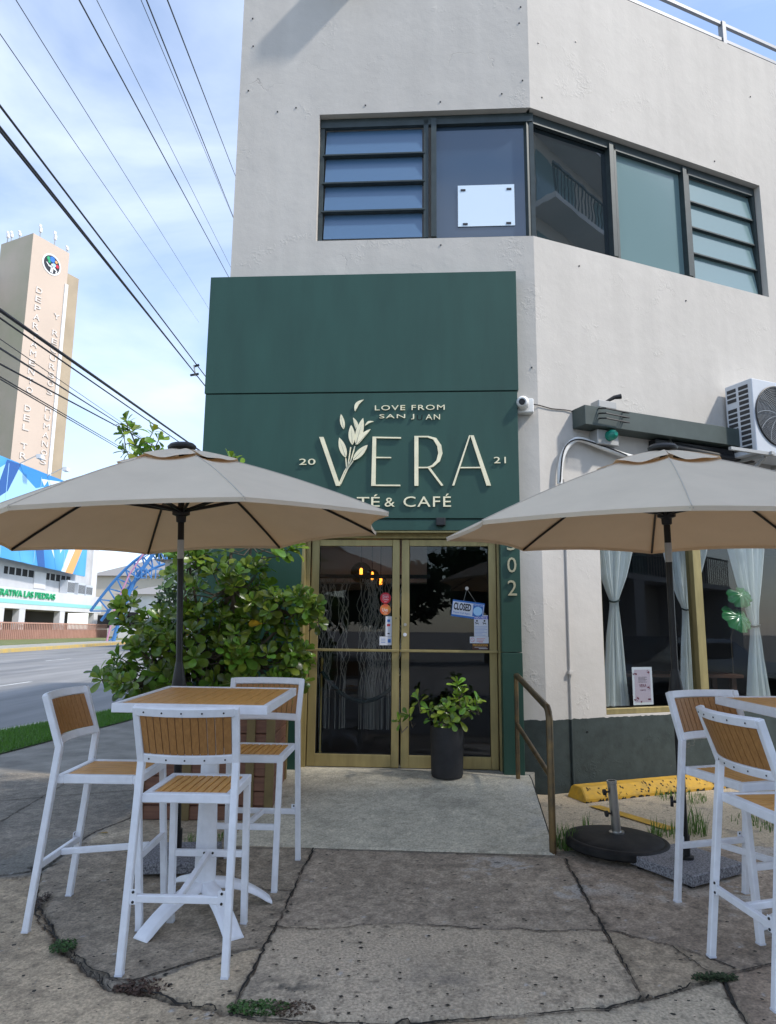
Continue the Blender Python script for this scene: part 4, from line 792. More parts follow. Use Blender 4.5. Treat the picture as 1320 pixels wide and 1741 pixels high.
mb = MB(); hk = FF @ Vector((-.706, 1.83, st_o + .004)); mb.tube([CT @ Vector((.10, .150, .002)), hk], .0018, 5); mb.tube([CT @ Vector((.22, .150, .002)), hk], .0018, 5); mb.build('cord', M['steel'], cs); disc(FF, -.706, 1.835, st_o + .002, .017, M['steel'], 'suction_hook', cs)
NT = lambda d_: FF @ Matrix.Translation((0, 0, st_o + .010 + d_))
p_ = [('sheet', MB().box((-.642, 1.386, 0), (-.512, 1.584, .001), NT(0)), 'paper'), ('header', MB().box((-.642, 1.548, .0011), (-.512, 1.576, .0016), NT(0)), 'purple'), ('lettering', text_polys('NO PETS', (-.636, 1.552, -.518, 1.572), .0006, NT(.0017), bold=.03), 'paper')]
mb = MB()
for x in (-.615, -.545):
    mb.prism([(x + .009 * math.cos(a), 1.532 + .009 * math.sin(a)) for a in np.linspace(0, 5.9, 10)], .0011, .0016, NT(0)); mb.box((x - .013, 1.506, .0011), (x + .014, 1.514, .0016), NT(0)); mb.box((x - .018, 1.512, .0011), (x - .010, 1.520, .0016), NT(0)); mb.box((x - .011, 1.496, .0011), (x - .008, 1.506, .0016), NT(0)); mb.box((x + .010, 1.496, .0011), (x + .013, 1.506, .0016), NT(0))
p_.append(('dog_pictogram', mb, 'ink')); mb = MB()
for k, (w_) in enumerate((.115, .10, .118, .09, .11, .07, .10)): mb.box((-.636, 1.476 - k * .013, .0011), (-.636 + w_, 1.4785 - k * .013, .0016), NT(0))
p_.append(('small_print', mb, 'signblue')); on_door('no_pets_sign', 'white NO PETS notice with purple header on the right door', 'sign', p_, (-.577, 1.386))
p_ = [('sheet', MB().box((-.683, 1.325, .001), (-.508, 1.385, .0022), NT(0)), 'paper')]; mb = MB()
for k, w_ in enumerate((.08, .07, .06)): mb.box((-.62, 1.366 - k * .013, .0023), (-.62 + w_, 1.369 - k * .013, .0028), NT(0))
mb.box((-.6, 1.3335, .0023), (-.56, 1.336, .0028), NT(0)); p_.append(('small_print', mb, 'red')); mb = MB(); mb.tube([NT(0) @ Vector((-.658 + .018 * math.cos(a), 1.356 + .018 * math.sin(a), .0025)) for a in np.linspace(0, 6.28, 18)], .0015, 4, cap=False); mb.bar(NT(0) @ Vector((-.671, 1.369, .0025)), NT(0) @ Vector((-.645, 1.343, .0025)), .002); p_.append(('pictogram', mb, 'red')); on_door('rules_sticker', 'small white sticker with red pictogram under the NO PETS notice', 'sticker', p_, (-.6, 1.325))
p_ = [('sheet', MB().box((-.661, 1.266, 0), (-.512, 1.3235, .001), NT(0)), 'brownsign'), ('lettering', text_polys('PRECAUCION', (-.655, 1.298, -.518, 1.318), .0006, NT(.0011), bold=.025), 'amber'), ('small_print', MB().box((-.64, 1.287, .0011), (-.53, 1.290, .0016), NT(0)).box((-.60, 1.274, .0011), (-.52, 1.279, .0016), NT(0)), 'paper')]
on_door('caution_sticker', 'brown PRECAUCION sticker just above the push bar of the right door', 'sticker', p_, (-.59, 1.266))
def round_st(z, m, words, label):
    t = thing('round_sticker', label, 'sticker', tuple(FF @ Vector((-1.477, z - .05, st_o)))); mb = MB(); mb.prism([(-1.477 + .052 * math.cos(a), z + .052 * math.sin(a)) for a in np.linspace(0, 6.283, 33)[:-1]], 0, .001, NT(-.006)); mb.build('sheet', M[m], t)
    for w_, b_3 in words: text_polys(w_, b_3, .0006, NT(-.0048)).build('lettering', M['paper'], t)
round_st(1.739, 'red', [('Diners', (-1.505, 1.742, -1.449, 1.762)), ('Choice', (-1.505, 1.718, -1.449, 1.738)), ('2021', (-1.49, 1.70, -1.464, 1.708)), ('-----', (-1.505, 1.766, -1.449, 1.769))], 'red round sticker with white words on the left door')
round_st(1.630, 'orange', [('Uva', (-1.508, 1.612, -1.455, 1.645)), ('2021', (-1.49, 1.594, -1.464, 1.602))], 'orange-red round sticker just below the red one')
p_ = [('sheet', MB().box((-1.475, 1.380, 0), (-1.415, 1.567, .001), NT(-.006)), 'paper'), ('card_symbol', MB().box((-1.458, 1.515, .0011), (-1.432, 1.538, .0016), NT(-.006)), 'signblue'), ('card_symbol', MB().box((-1.460, 1.475, .0011), (-1.430, 1.495, .0016), NT(-.006)), 'red'), ('card_symbol', MB().box((-1.455, 1.40, .0011), (-1.435, 1.412, .0016), NT(-.006)), 'ink')]
on_door('card_sticker', 'tall white payment card sticker on the left door', 'sticker', p_, (-1.445, 1.38))
p_ = [('sheet', MB().box((-1.530, 1.298, .0), (-1.415, 1.378, .001), NT(-.006)), 'paper'), ('card_symbol', MB().box((-1.452, 1.322, .0011), (-1.424, 1.355, .0016), NT(-.006)), 'signblue'), ('small_print', MB().box((-1.515, 1.352, .0011), (-1.475, 1.356, .0016), NT(-.006)).box((-1.515, 1.336, .0011), (-1.475, 1.339, .0016), NT(-.006)).box((-1.515, 1.32, .0011), (-1.475, 1.324, .0016), NT(-.006)), 'signblue')]
on_door('card_sticker', 'small wide white and blue card sticker just above the left push bar', 'sticker', p_, (-1.47, 1.3))

# ------------------------------------------------------------------ handrail, planter, pot, wheel stop, umbrella bases
hr = thing('handrail', 'bronze pipe handrail along the right side of the ramp', 'handrail', (1.14, 5.6, -.03))
pb_, pf_ = Vector((1.14, 6.36, 0)), Vector((1.125, 5.03, 0))
MB().tube([(pb_.x, pb_.y, .17), (pb_.x, pb_.y, 1.05)], .019, 12).build('post', M['bronze'], hr, smooth=True)
MB().tube([(pf_.x, pf_.y, -.06), (pf_.x, pf_.y, .84), (pf_.x, pf_.y + .02, .885), (pf_.x, pf_.y + .07, .92)], .024, 14).build('post', M['bronze'], hr, smooth=True)
MB().tube([(pf_.x, pf_.y + .06, .915), (pb_.x, pb_.y - .05, 1.055), (pb_.x, pb_.y, 1.05)], .024, 14).build('top_rail', M['bronze'], hr, smooth=True)
MB().tube([(pf_.x, pf_.y, .46), (pb_.x, pb_.y, .64)], .019, 12).build('middle_rail', M['bronze'], hr, smooth=True)

pl = thing('planter_box', 'reddish brown board planter with olive corner posts left of the entrance', 'planter', (-1.38, 6.1, -.02))
PX0, PX1, PY0, PY1 = -1.92, -.87, 5.72, 6.42
for k in range(8):
    z0 = -.01 + k * .107; z1 = z0 + .101
    mb = MB(); mb.box((PX0 + .01, PY0, z0), (PX1 - .01, PY0 + .025, z1)); mb.box((PX0, PY0 + .03, z0), (PX0 + .025, PY1 - .01, z1)); mb.box((PX1 - .025, PY0 + .03, z0), (PX1, PY1 - .01, z1)); mb.box((PX0 + .01, PY1 - .025, z0), (PX1 - .01, PY1, z1)); mb.build('board', M['board'], pl, bevel=.004)
for x, y in ((PX0 - .006, PY0 - .012), (PX1 - .062, PY0 - .012), (PX1 - .215, PY0 - .012), (PX0 + .35, PY0 - .012), (PX1 - .055, PY1 - .05), (PX0, PY1 - .05)):
    MB().box((x, y, -.015), (x + .068, y + .05 if y > 6 else y + .018, .845)).build('post', M['olive'], pl, bevel=.003)
MB().box((PX0 + .03, PY0 + .03, .70), (PX1 - .03, PY1 - .03, .76)).build('soil', M['soil'], pl)

# foliage ------------------------------------------------------------------
def leafgeo(mb, base, d, nrm, L, W, tint, fold=.25, droop=.25):
    d = d.normalized(); s_ = d.cross(nrm)
    if s_.length < 1e-3: s_ = d.orthogonal()
    s_.normalize(); up = s_.cross(d).normalized(); prof = ((0, .08), (.22, .34), (.5, .80), (.78, 1.0), (.93, .72), (1.0, .12)); b = len(mb.v)
    for t_, w_ in prof:
        c = base + d * (L * t_) - up * (droop * L * t_ * t_); h = W / 2 * w_
        for sg in (-1, 0, 1): mb.v.append(tuple(c + s_ * (sg * h) + up * (abs(sg) * fold * h))); mb.c.append(tuple(x * (1.12 if sg == 0 else 1) for x in tint))
    for i in range(len(prof) - 1):
        for j in range(2): q = b + i * 3 + j; mb.f.append((q, q + 1, q + 4, q + 3)); mb.mi.append(0)
def rosette(mb, c, ax, n, L, rnd, bright=1.0, hue=None):
    ax = ax.normalized(); o1 = ax.orthogonal().normalized(); o2 = ax.cross(o1); ph = rnd.random() * 6.28
    for k in range(n):
        lay = k / n; a = ph + k * 2.4; sp = R(28 + 58 * lay + rnd.uniform(-8, 8)); d = ax * math.cos(sp) + (o1 * math.cos(a) + o2 * math.sin(a)) * math.sin(sp)
        l = L * rnd.uniform(.6, 1.2) * (.72 + .38 * lay); t_ = rnd.random(); g_ = bright * rnd.choice((.45, .7, 1, 1, 1.35, 1.6)) * rnd.uniform(.85, 1.15)
        tint = (.060 * g_ + .055 * t_ * g_, .135 * g_, .018 * g_)
        if rnd.random() < .003: tint = (.55, .34, .03)
        leafgeo(mb, c + ax * (.02 - .05 * lay) + d * .008, d, ax, l, l * rnd.uniform(.50, .62), tint, rnd.uniform(.1, .35), rnd.uniform(-.05, .35))
def shrub(name, label, vols, base, nl, L, rnd, trunk=True, bright=1.0, cat='shrub', extra=(), tr=.016, lpr=(8, 12)):
    t = thing(name, label, cat, base); mb = MB(); tw = MB(); B = Vector(base); cs_ = []
    for (c, r, n) in vols:
        for _ in range(n):
            while True:
                p = Vector((rnd.uniform(-1, 1), rnd.uniform(-1, 1), rnd.uniform(-1, 1)))
                if p.length < 1: break
            if rnd.random() < .55: p = p.normalized() * rnd.uniform(.8, 1.0)
            q = Vector((c[0] + p.x * r[0], c[1] + p.y * r[1], c[2] + p.z * r[2])); ax = Vector((p.x * .8, p.y * .8 - .25, p.z * .5 + .55)); cs_.append((q, ax, Vector(c)))
    for q, ax, c in cs_ + [(Vector(e), Vector(a), Vector(e) - Vector(a).normalized() * .10) for e, a in extra]:
        rosette(mb, q, ax, rnd.randint(*lpr), L, rnd, bright)
        if trunk and rnd.random() < .85:
            m_ = c.lerp(q, .45) + Vector((rnd.uniform(-.05, .05), rnd.uniform(-.05, .05), -.06)); tw.tube([c.lerp(q, .05), m_, q], [.007, .006, .004], 5)
    if trunk:
        for (c, r, n) in vols:
            c = Vector(c); b0 = B + Vector((rnd.uniform(-.12, .12), rnd.uniform(-.08, .08), 0)); m_ = b0.lerp(c, .5) + Vector((rnd.uniform(-.08, .08), 0, rnd.uniform(-.02, .06))); tw.tube([b0, m_, c, c + Vector((rnd.uniform(-.1, .1), 0, r[2] * .6))], [tr, tr * .8, tr * .6, tr * .3], 7)
    mb.build('foliage', M['leaf'], t, smooth=True)
    if tw.v: tw.build('branches', M['bark'], t, smooth=True)
    return t
rnd = random.Random(21)
vols = [((-1.90, 6.05, 1.08), (.38, .38, .32), 66), ((-2.02, 6.15, 1.44), (.26, .30, .18), 18), ((-2.26, 6.05, 1.02), (.16, .2, .12), 8), ((-1.55, 6.08, 1.22), (.46, .36, .42), 74), ((-1.15, 6.12, 1.18), (.44, .32, .38), 62), ((-.84, 6.10, 1.12), (.20, .24, .32), 24), ((-1.35, 6.15, 1.78), (.45, .30, .28), 40), ((-1.72, 6.10, 1.98), (.16, .2, .20), 16), ((-.92, 6.08, 1.60), (.28, .22, .20), 22), ((-.68, 6.0, 1.66), (.11, .12, .10), 7), ((-1.2, 6.2, 2.15), (.38, .26, .25), 14), ((-2.22, 5.95, 1.60), (.12, .10, .07), 4)]
ex = [((-2.40, 6.25, 3.30), (-.4, -.5, 1)), ((-2.35, 6.25, 3.22), (.1, -.8, .8)), ((-2.42, 6.25, 3.17), (-.8, -.5, .5)), ((-2.16, 6.25, 3.20), (.5, -.4, 1)), ((-2.10, 6.25, 3.13), (.8, -.5, .6)), ((-2.30, 6.25, 3.07), (0, -.9, .5)), ((-2.38, 6.25, 3.02), (-.8, -.5, .4)), ((-2.12, 6.25, 3.0), (.8, -.5, .3)), ((-2.22, 6.22, 2.97), (.2, -.8, .6)), ((-1.42, 6.2, 2.93), (.1, -.4, 1)), ((-1.35, 6.2, 2.86), (.7, -.4, .6)), ((-1.46, 6.2, 2.85), (-.4, -.6, .6)), ((-.60, 6.0, 1.62), (.6, -.6, .6)), ((-.58, 6.02, 1.50), (.6, -.7, .3)), ((-.66, 5.98, 1.70), (.3, -.6, .8))]
sh = shrub('autograph_shrub', 'large leafy shrub with rounded glossy leaves growing from the board planter', vols, (-1.45, 6.1, .76), 0, .118, rnd, extra=ex, bright=1.55)
mb = MB()
mb.tube([(-1.45, 6.1, .75), (-1.38, 6.15, 1.3), (-1.4, 6.2, 1.8), (-1.85, 6.22, 2.4), (-2.2, 6.25, 2.85), (-2.36, 6.25, 3.2)], [.03, .026, .022, .015, .010, .006], 8); mb.tube([(-1.40, 6.2, 1.8), (-1.36, 6.2, 2.4), (-1.36, 6.2, 2.85)], [.018, .012, .006], 8); mb.tube([(-2.2, 6.25, 2.85), (-2.15, 6.25, 3.15)], [.007, .004], 6); mb.tube([(-1.9, 6.05, .76), (-1.7, 6.0, 1.4), (-1.72, 6.05, 1.9)], [.02, .015, .01], 7)
mb.build('trunk', M['bark'], sh, smooth=True)

pt = thing('plant_pot', 'tall round charcoal pot in front of the right door', 'pot', (.535, 6.42, .185))
T_ = Matrix.Translation((.535, 6.42, .185)); MB().lathe([(.118, 0), (.130, .006), (.138, .03), (.146, .40), (.146, .425), (.138, .428), (.132, .42), (.13, .37)], 44, T_).build('vessel', M['pot'], pt, smooth=True)
MB().lathe([(.001, .36), (.129, .365), (.129, .372), (.001, .375)], 24, T_).build('soil', M['soil'], pt)
rnd = random.Random(5); pc = Vector((.535, 6.42, .56))
shrub('pot_plant', 'bushy green plant with rounded leaves growing in the charcoal pot', [((.56, 6.38, .73), (.22, .14, .12), 15), ((.68, 6.34, .80), (.12, .12, .12), 7)], tuple(pc), 0, .095, rnd, bright=2.5, cat='plant', extra=[((.12, 6.30, .66), (-.7, -.5, .5)), ((.28, 6.32, .84), (-.4, -.3, 1)), ((.20, 6.35, .70), (-.5, -.4, .6)), ((.78, 6.3, .83), (.6, -.4, .8)), ((.62, 6.34, .97), (.1, -.3, 1)), ((.56, 6.28, .66), (0, -1, .3))], tr=.007, lpr=(4, 8))

wsx = thing('wheel_stop', 'yellow painted concrete parking kerb stop at the foot of the wall', 'wheel stop', tuple(FR @ Vector((1.0, 0, .2))))
mb = MB(); L0, L1 = .12, 1.95; zz = -.004; prof = [(.10, 0), (.10, .09), (.13, .108), (.25, .108), (.36, .04), (.36, 0)]
vs = [(L0 + (.05 if p_[1] > .05 else 0), p_[1] + zz, p_[0]) for p_ in prof] + [(L1 - (.05 if p_[1] > .05 else 0), p_[1] + zz, p_[0]) for p_ in prof]; n = 6
mb.add(vs, [tuple(range(n)), tuple(range(2 * n - 1, n - 1, -1))] + [(i, n + i, n + (i + 1) % n, (i + 1) % n) for i in range(n)], FR); mb.build('block', M['yellow'], wsx, bevel=.008)
mb = MB(); random.seed(8)
for k in range(90):
    s_ = random.uniform(L0 + .06, L1 - .06); t_ = random.random(); o_ = .25 + .11 * t_; z_ = .104 - .068 * t_ + .0005; w_, h_ = random.uniform(.004, .018), random.uniform(.004, .014)
    mb.add([(s_, z_ + h_ * .7 + .002, o_ - h_), (s_ + w_, z_ + h_ * .5 + .002, o_ - h_ * .7), (s_ + w_ * .7, z_ - h_ * .58 + .002, o_ + h_ * .8), (s_ - w_ * .3, z_ - h_ * .4 + .002, o_ + h_ * .5)], [(3, 2, 1, 0)], FR)
for k in range(70):
    s_ = random.uniform(L0, L1 - .01); w_ = random.uniform(.01, .05); mb.add([(s_, zz, .3615), (s_ + w_, zz, .3615), (s_ + w_ * .8, zz + random.uniform(.005, .035), .3615), (s_ + w_ * .1, zz + random.uniform(.005, .03), .3615)], [(0, 1, 2, 3)], FR)
mb.build('worn_patches', M['soot'], wsx)

rb = thing('umbrella_stand', 'empty round black umbrella stand with a short steel tube, beside the ramp', 'umbrella stand', (1.57, 5.08, -.03))
zb = gz(5.08) + .03; T_ = Matrix.Translation((1.57, 5.08, zb)) @ Matrix.Rotation(R(1.5), 4, 'Y'); MB().lathe([(.31, 0), (.335, .004), (.345, .015), (.345, .048), (.335, .060), (.315, .065), (.305, .062), (.295, .067), (.27, .078), (.20, .088), (.10, .094), (.06, .098), (.01, .098)], 56, T_).build('base', M['rubber'], rb, smooth=True)
T2 = T_ @ Matrix.Translation((0, 0, .094)) @ Matrix.Rotation(R(-5), 4, 'Y'); MB().lathe([(.05, 0), (.05, .012), (.031, .014), (.031, .32), (.034, .322), (.034, .34), (.026, .34), (.026, .2)], 24, T2).build('tube', M['steel'], rb, smooth=True)
for z in (.13, .27): MB().tube([T2 @ Vector((-.03, -.008, z)), T2 @ Vector((-.05, -.012, z)), T2 @ Vector((-.052, -.012, z)), T2 @ Vector((-.068, -.014, z))], [.006, .006, .02, .02], 12).build('knob', M['black_plastic'], rb)
for a in (40, 160, 280): MB().box((1.57 + .24 * math.cos(R(a)) - .03, 5.08 + .24 * math.sin(R(a)) - .03, gz(5.08) - .005), (1.57 + .24 * math.cos(R(a)) + .03, 5.08 + .24 * math.sin(R(a)) + .03, zb + .002)).build('foot', M['rubber'], rb)

def granite(t, c, rot, sx, sy):
    T_ = Matrix.Translation((c[0], c[1], gz(c[1]) + .022)) @ Matrix.Rotation(R(rot), 4, 'Z') @ Matrix.Rotation(R(1.1), 4, 'X')
    b = MB().box((-sx / 2, -sy / 2, 0), (sx / 2, sy / 2, .06), T_).build('base_slab', M['granite'], t, bevel=.004)
    for x in (-1, 1):
        for y in (-1, 1): MB().lathe([(.022, -.03), (.022, .001)], 12, T_ @ Matrix.Translation((x * (sx / 2 - .05), y * (sy / 2 - .05), 0))).build('foot', M['rubber'], b)
    MB().lathe([(.05, .0601), (.05, .075), (.03, .08), (.03, .20), (.01, .2)], 20, T_).build('socket', M['black_metal'], b, smooth=True)
def gfoot(c): return (c[0], c[1], gz(c[1]) + .022 + .08)

# ------------------------------------------------------------------ parasols
def parasol(label, cen, up, Rr, ph0, H, foot, side, slab):
    up = Vector(up).normalized(); cen = Vector(cen); a = Vector((0, 1, 0)).cross(up).normalized(); b = up.cross(a); foot = Vector(foot)
    t = thing('parasol', label, 'parasol', tuple(foot), 'beige patio parasols'); granite(t, *slab)
    W = lambda r, an, z: cen + (a * math.cos(an) + b * math.sin(an)) * r + up * z
    def surf(k, u_, r, H0=H):   # u_ in [0,1] between rib k and k+1, r in [0,1]
        p0 = W(Rr * r, ph0 + k * math.pi / 4, 0); p1 = W(Rr * r, ph0 + (k + 1) * math.pi / 4, 0); p = p0.lerp(p1, u_)
        z = H0 * (1 - r ** 1.28) ; sag = 4 * u_ * (1 - u_); inn = .05 * sag * r ** 3; p = cen + (p - cen) * (1 - inn)
        return p + up * (z - .028 * sag * math.sin(math.pi * min(1, r)) + .018 * sag * r ** 4)
    mb = MB()
    for k in range(8):
        nu, nr = 10, 12; base = len(mb.v)
        for i in range(nr + 1):
            r = .20 + .80 * i / nr
            for j in range(nu + 1): mb.v.append(tuple(surf(k, j / nu, r))); mb.c.append(None)
        for i in range(nr):
            for j in range(nu): q = base + i * (nu + 1) + j; mb.f.append((q, q + nu + 1, q + nu + 2, q + 1)); mb.mi.append(0)
        # hem turned down at the rim
        base = len(mb.v)
        for j in range(nu + 1):
            p = surf(k, j / nu, 1); mb.v += [tuple(p), tuple(p - up * .022 - (p - cen).normalized() * .004)]; mb.c += [None, None]
        for j in range(nu): q = base + 2 * j; mb.f.append((q, q + 1, q + 3, q + 2)); mb.mi.append(0)
    cn = mb.build('canopy', M['canvas'], t, smooth=True)
    sm_ = MB()
    for k in range(8):
        sm_.tube([surf(k, 0, r) + up * .0015 for r in np.linspace(.26, 1.0, 14)], .0028, 5)
    sm_.build('seam', M['seamcloth'], cn)
    mb = MB()
    for k in range(8):
        nu, nr = 12, 5; base = len(mb.v)
        for i in range(nr + 1):
            r = .03 + .26 * i / nr
            for j in range(nu + 1):
                u_ = j / nu; p = surf(k, u_, r, H + .022); rip = .006 * (i / nr) ** 2 * math.sin(u_ * math.pi * 3 + k * 1.3); mb.v.append(tuple(p + up * (rip + .006))); mb.c.append(None)
        for i in range(nr):
            for j in range(nu): q = base + i * (nu + 1) + j; mb.f.append((q, q + nu + 1, q + nu + 2, q + 1)); mb.mi.append(0)
    mb.build('vent_cap', M['canvas'], cn, smooth=True)
    top = cen + up * (H + .03); hub = cen + up * .13
    Tt = Matrix.Translation(top) @ up.to_track_quat('Z', 'Y').to_matrix().to_4x4(); MB().lathe([(.03, -.02), (.088, 0), (.09, .012), (.075, .028), (.03, .038), (.005, .04)], 28, Tt).build('finial', M['black_plastic'], t, smooth=True)
    for k in range(8):
        pts = [surf(k, 0, r) - up * .014 for r in (.06, .25, .45, .65, .85, .995)]; rb_ = MB(); rb_.tube(pts, .0085, 6); r_ = rb_.build('rib', M['black_metal'], t)
        s_ = surf(k, 0, .50) - up * .022; st_ = MB(); st_.bar(hub, s_, .014, .018); st_.build('strut', M['black_metal'], r_)
    d = (top - foot).normalized(); Lp = (top - foot).length; Tp = Matrix.Translation(foot) @ d.to_track_quat('Z', 'Y').to_matrix().to_4x4()
    MB().lathe([(.024, 0), (.024, 1.0), (.020, 1.02), (.020, Lp - .02), (.01, Lp)], 16, Tp).build('pole', M['black_metal'], t, smooth=True)
    MB().lathe([(.026, .93), (.042, .95), (.046, 1.02), (.034, 1.10), (.024, 1.16), (.021, 1.17)], 16, Tp).build('tilt_joint', M['black_plastic'], t, smooth=True)
    hz = (hub - foot).length; MB().lathe([(.022, hz - .07), (.030, hz - .065), (.032, hz - .03), (.055, hz - .02), (.055, hz + .02), (.03, hz + .03), (.022, hz + .035)], 18, Tp).build('runner_hub', M['black_plastic'], t, smooth=True)
    MB().lathe([(.0208, hz - .30), (.0212, hz - .299), (.0212, hz - .181), (.0208, hz - .18)], 16, Tp).build('pole_label', M['galv'], t)
    if side: MB().tube([Tp @ Vector((-.02, 0, .33)), Tp @ Vector((-.05, 0, .33)), Tp @ Vector((-.052, 0, .33)), Tp @ Vector((-.07, 0, .33))], [.008, .008, .032, .032], 14).build('clamp_knob', M['black_plastic'], t)
    return t
parasol('beige parasol over the left table, partly in front of the green sign', (-1.296, 4.43, 2.037), (-.062, -.032, 1), 1.368, -.31, .51, gfoot((-1.31, 4.74)), False, ((-1.31, 4.74), 4, .50, .42))
parasol('beige parasol on the right, in front of the shop window and wall', (1.705, 4.291, 2.025), (.005, -.041, 1), 1.373, -.297, .506, gfoot((1.885, 4.72)), True, ((1.885, 4.72), 31, .50, .46))

# ------------------------------------------------------------------ bar stools
def stool_proto():
    r = thing('bar_stool', 'x', 'bar stool'); w = .033
    wr, dr, wf, df, ws, sr, sf, zs, wk, kr, zk, wt, tr, zt = .232, .312, .188, .235, .208, .232, .203, .735, .222, .218, .885, .230, .305, 1.135
    for s_ in (-1, 1):
        mb = MB(); mb.bar((s_ * wr, -dr, 0), (s_ * wk, -kr, zk), w, w, up=(1, 0, 0)); mb.build('leg', M['white_metal'], r, bevel=.004)
        mb = MB(); mb.bar((s_ * wk, -kr, zk - .01), (s_ * wt, -tr, zt), w, w, up=(1, 0, 0)); mb.build('back_upright', M['white_metal'], r, bevel=.004)
        mb = MB(); mb.bar((s_ * wf, df, 0), (s_ * (ws - .018), sf - .018, zs - .004), w, w, up=(1, 0, 0)); mb.build('leg', M['white_metal'], r, bevel=.004)
    mb = MB(); h = .042; mb.box((-ws, -sr, zs - h), (ws, -sr + .038, zs)); mb.box((-ws, sf - .038, zs - h), (ws, sf, zs)); mb.box((-ws, -sr + .038, zs - h), (-ws + .034, sf - .038, zs)); mb.box((ws - .034, -sr + .038, zs - h), (ws, sf - .038, zs)); mb.build('seat_frame', M['white_metal'], r, bevel=.004)
    mb = MB(); n = 9; x0 = -ws + .036; step = (2 * ws - .072) / n
    for k in range(n): mb.box((x0 + k * step + .0032, -sr + .038, zs - .02), (x0 + (k + 1) * step - .0032, sf - .038, zs - .004))
    mb.build('seat_slats', M['slat'], r, bevel=.002)
    # curved backrest between two bowed rails
    bulge = .055
    def bp(u_, v_):   # u_ -1..1 across, v_ 0 bottom .. 1 top
        z = zk + .012 + (zt - zk - .03) * v_; y = -(kr + (tr - kr) * v_) - bulge * (1 - u_ * u_); x = u_ * (wk + (wt - wk) * v_); return Vector((x, y, z))
    ax = Vector((0, -(tr - kr), zt - zk)).normalized()
    for v0, nm in ((.0, 'back_rail'), (1.0, 'back_rail')):
        mb = MB(); N_ = 14
        for i in range(N_ + 1):
            p = bp(-1 + 2 * i / N_, v0); tn = Vector((0, 1, 0)); o_ = Vector((0, .5, .0)).cross(Vector((1, 0, 0)))
            hh = .021; th = .014; nrm = Vector((0, ax.z, -ax.y)); 
            for a1, a2 in ((-1, -1), (1, -1), (1, 1), (-1, 1)): mb.v.append(tuple(p + nrm * th * a1 + ax * hh * a2)); mb.c.append(None)
        for i in range(N_):
            for j in range(4): mb.f.append((i * 4 + j, i * 4 + (j + 1) % 4, i * 4 + 4 + (j + 1) % 4, i * 4 + 4 + j)); mb.mi.append(0)
        mb.f += [(3, 2, 1, 0), (N_ * 4, N_ * 4 + 1, N_ * 4 + 2, N_ * 4 + 3)]; mb.mi += [0, 0]; o = mb.build(nm, M['white_metal'], r, bevel=.003)
        bt = MB()
        for u_ in (-.8, -.4, 0, .4, .8):
            p = bp(u_, v0) + Vector((0, -ax.z, ax.y)) * .0145; bt.lathe([(.0045, 0), (.004, .002), (.001, .003)], 8, Matrix.Translation(p) @ Vector((0, -1, 0)).to_track_quat('Z', 'Y').to_matrix().to_4x4())
        bt.build('bolt', M['bolt'], o)
    mb = MB(); n = 12; nrm = Vector((0, ax.z, -ax.y))
    for k in range(n):
        u0 = -.925 + 1.85 * k / n + .009; u1 = -.925 + 1.85 * (k + 1) / n - .009; v0, v1 = .10, .90
        P_ = [bp(u0, v0), bp(u1, v0), bp(u1, v1), bp(u0, v1)]; mb.add([p + nrm * .006 for p in P_] + [p - nrm * .006 for p in P_], [(0, 1, 2, 3), (7, 6, 5, 4), (0, 4, 5, 1), (1, 5, 6, 2), (2, 6, 7, 3), (3, 7, 4, 0)])
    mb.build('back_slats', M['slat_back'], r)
    # H stretcher
    def on_leg(z, rear):
        if rear: t_ = z / zk; return Vector((wr + (wk - wr) * t_, -dr + (dr - kr) * t_, z))
        t_ = z / zs; return Vector((wf + (ws - .018 - wf) * t_, df + (sf - .018 - df) * t_, z))
    pr, pf = on_leg(.30, True), on_leg(.34, False)
    mb = MB(); mb.bar((-pr.x + .016, pr.y, pr.z), (pr.x - .016, pr.y, pr.z), .026, .032); o = mb.build('stretcher', M['white_metal'], r, bevel=.003)
    mb = MB(); mb.bar((-pf.x + .016, pf.y, pf.z), (pf.x - .016, pf.y, pf.z), .026, .032); o2 = mb.build('stretcher', M['white_metal'], r, bevel=.003)
    mb = MB(); mb.bar((0, pr.y + .014, pr.z), (0, pf.y - .014, pf.z), .026, .030); mb.build('stretcher', M['white_metal'], r, bevel=.003)
    bt = MB()
    for x, z in ((-.022, pf.z + .004), (.022, pf.z + .004)): bt.tube([(x, pf.y - .012, z), (x, pf.y - .017, z)], .006, 8)
    bt.build('bolt', M['bolt'], o2); bt = MB(); ft0 = MB()
    for s_ in (-1, 1):
        for dz in (-.012, .03): bt.tube([(s_ * (pr.x - .030), pr.y - .012, pr.z + dz), (s_ * (pr.x - .030), pr.y - .0185, pr.z + dz)], .006, 8)
        ft0.box((s_ * (pr.x - .045), pr.y - .0145, pr.z - .022), (s_ * (pr.x - .016), pr.y - .0125, pr.z + .042))
    bt.build('bolt', M['bolt'], o); ft0.build('bracket', M['white_metal'], o)
    ft = MB()
    for s_ in (-1, 1): ft.box((s_ * wr - .017, -dr - .017, -.004), (s_ * wr + .017, -dr + .017, .004)); ft.box((s_ * wf - .017, df - .017, -.004), (s_ * wf + .017, df + .017, .004))
    ft.build('foot_cap', M['paper'], r); return r
def copy_thing(root):
    r = root.copy(); col.objects.link(r)
    for ch in list(root.children):
        c = ch.copy(); col.objects.link(c); c.parent = r
        for g_ in ch.children:
            d = g_.copy(); col.objects.link(d); d.parent = c
    return r
proto = stool_proto(); TILT = math.atan(.02)
